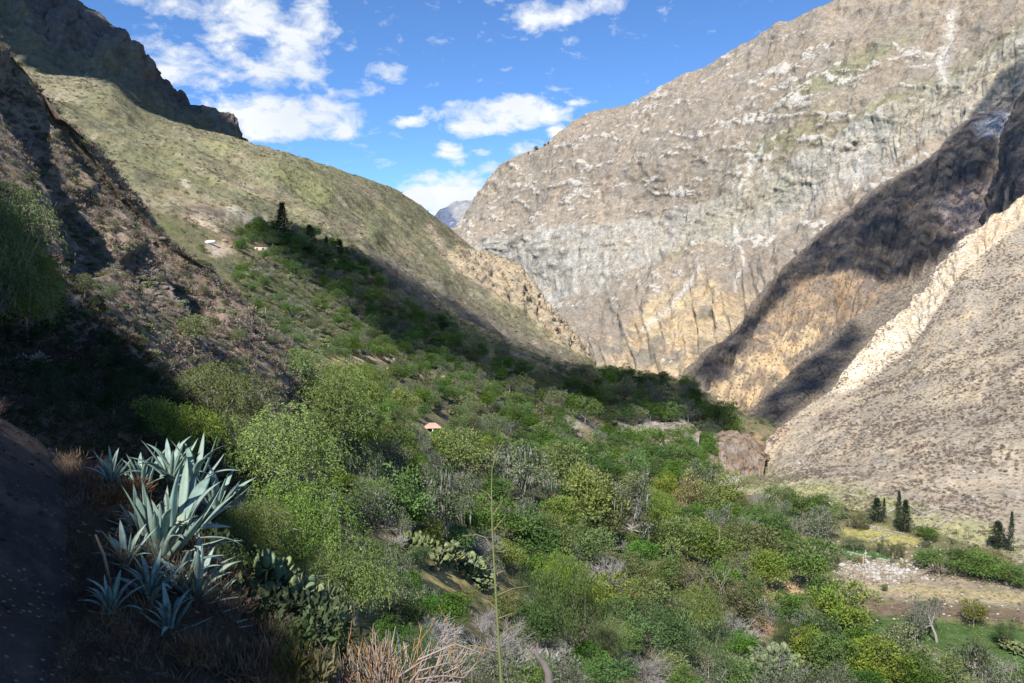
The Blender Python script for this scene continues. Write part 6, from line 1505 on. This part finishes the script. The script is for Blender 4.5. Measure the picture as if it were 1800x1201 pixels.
# boulders
def boulder(px, py, wpx, lab, mat=mRockPale, names=('talus_slope', 'valley_ground', 'left_mountain', 'near_slope'), hpx=None, group=None, seed=None):
    h = first_hit(px, py, list(names))
    if h is None: return
    q = h[0][1] / 1350; s = wpx * q * .55; o = add('boulder', rock_mesh('boulder', seed if seed is not None else int(px * 3 + py), mat)); o.location = tuple(h[0]); o.rotation_euler = (0, 0, random.uniform(0, 6)); o.scale = (s, s, s * (1.0 if hpx is None else hpx / wpx * 1.4)); tag(o, lab, 'boulder', group)
boulder(1583,838,19,'largest pale boulder standing on the talus slope', mRockTan); boulder(1576,810,12,'tan boulder uphill from the largest one', mRockTan); boulder(1497,845,8,'small white stone at the foot of the talus'); boulder(1520,670,12,'flat pale boulder high on the talus below the bright scarp', mRockTan)
boulder(1600,635,9,'pale stone high on the talus'); boulder(1545,885,6,'white stone above the cypresses'); boulder(1712,830,9,'pale stone on the right part of the talus'); boulder(1640,800,8,'tan stone right of the largest boulder', mRockTan); boulder(1470,790,9,'stone midway on the talus left side', mRockTan); boulder(1405,815,8,'pale stone near the gorge rim')
boulder(1296,846,13,'biggest white boulder in the river bed'); boulder(1267,849,9,'white boulder at the left of the river bed'); boulder(1256,855,7,'small white boulder nearest the orange-topped tree'); boulder(1276,846,6,'small grey boulder between the white ones'); boulder(1289,834,8,'dark-seamed boulder by the water'); boulder(1304,841,5,'little pale stone right of the biggest white boulder')
boulder(1245,858,6,'pale stone half hidden by the trees'); boulder(1300,834,8,'rusty boulder by the gorge mouth', mRockRed)
boulder(1333,1016,16,'white boulder at the upper edge of the straw field'); boulder(1366,1017,12,'white boulder right of it on the field edge'); boulder(1347,1012,10,'small white boulder between two larger on the field edge')
boulder(1339,1058,20,'white boulder in the shade of the straw field tree'); boulder(1360,935,14,'pale boulder at the end of the small green field'); boulder(1465,956,6,'white stone beside the green plot')
boulder(683,650,12,'rounded pinkish boulder by the trail', mRockTan, hpx=13); boulder(692,633,10,'pale block beside the upper trail'); boulder(708,657,7,'small white stone under the trail'); boulder(828,636,10,'pale ruined block in the shaded wood'); boulder(546,553,9,'flat pale boulder on the shoulder')
boulder(386,468,17,'rusty outcrop boulder on the near slope crest', mRockRed, ('near_slope',)); boulder(388,484,11,'smaller pale rock below the rusty outcrop', mRockTan, ('near_slope',)); boulder(396,424,12,'orange earth mound behind the truck', mRockRed, ('left_mountain', 'valley_ground')); boulder(404,434,10,'orange rock beside the truck', mRockRed, ('left_mountain', 'valley_ground'))
boulder(1480,993,14,'grey-white rock left of the rubble'); boulder(1740,1010,12,'white rock at the foot of the hedge'); boulder(1700,1003,12,'flat white rock under the hedge'); boulder(1780,990,5,'single white stone near the right edge')
rr_ = random.Random(5); pos = ['at its top', 'at its left end', 'in its middle', 'at its right end', 'at its foot', 'on its shoulder']
for i in range(34):
    x = rr_.gauss(1555, 26); y = 1002 + rr_.gauss(0, 8) + (x - 1555) * .12; w = rr_.uniform(5, 13)
    c_ = 'at its left end' if x < 1530 else ('at its right end' if x > 1580 else ('at its top' if y < 998 else 'in its middle'))
    boulder(x, y, w, ('large' if w > 10 else ('small' if w < 7 else 'middling')) + ' bleached rock of the rubble heap ' + c_, group='rocks of the rubble heap', seed=500 + i % 6)
tick('all')
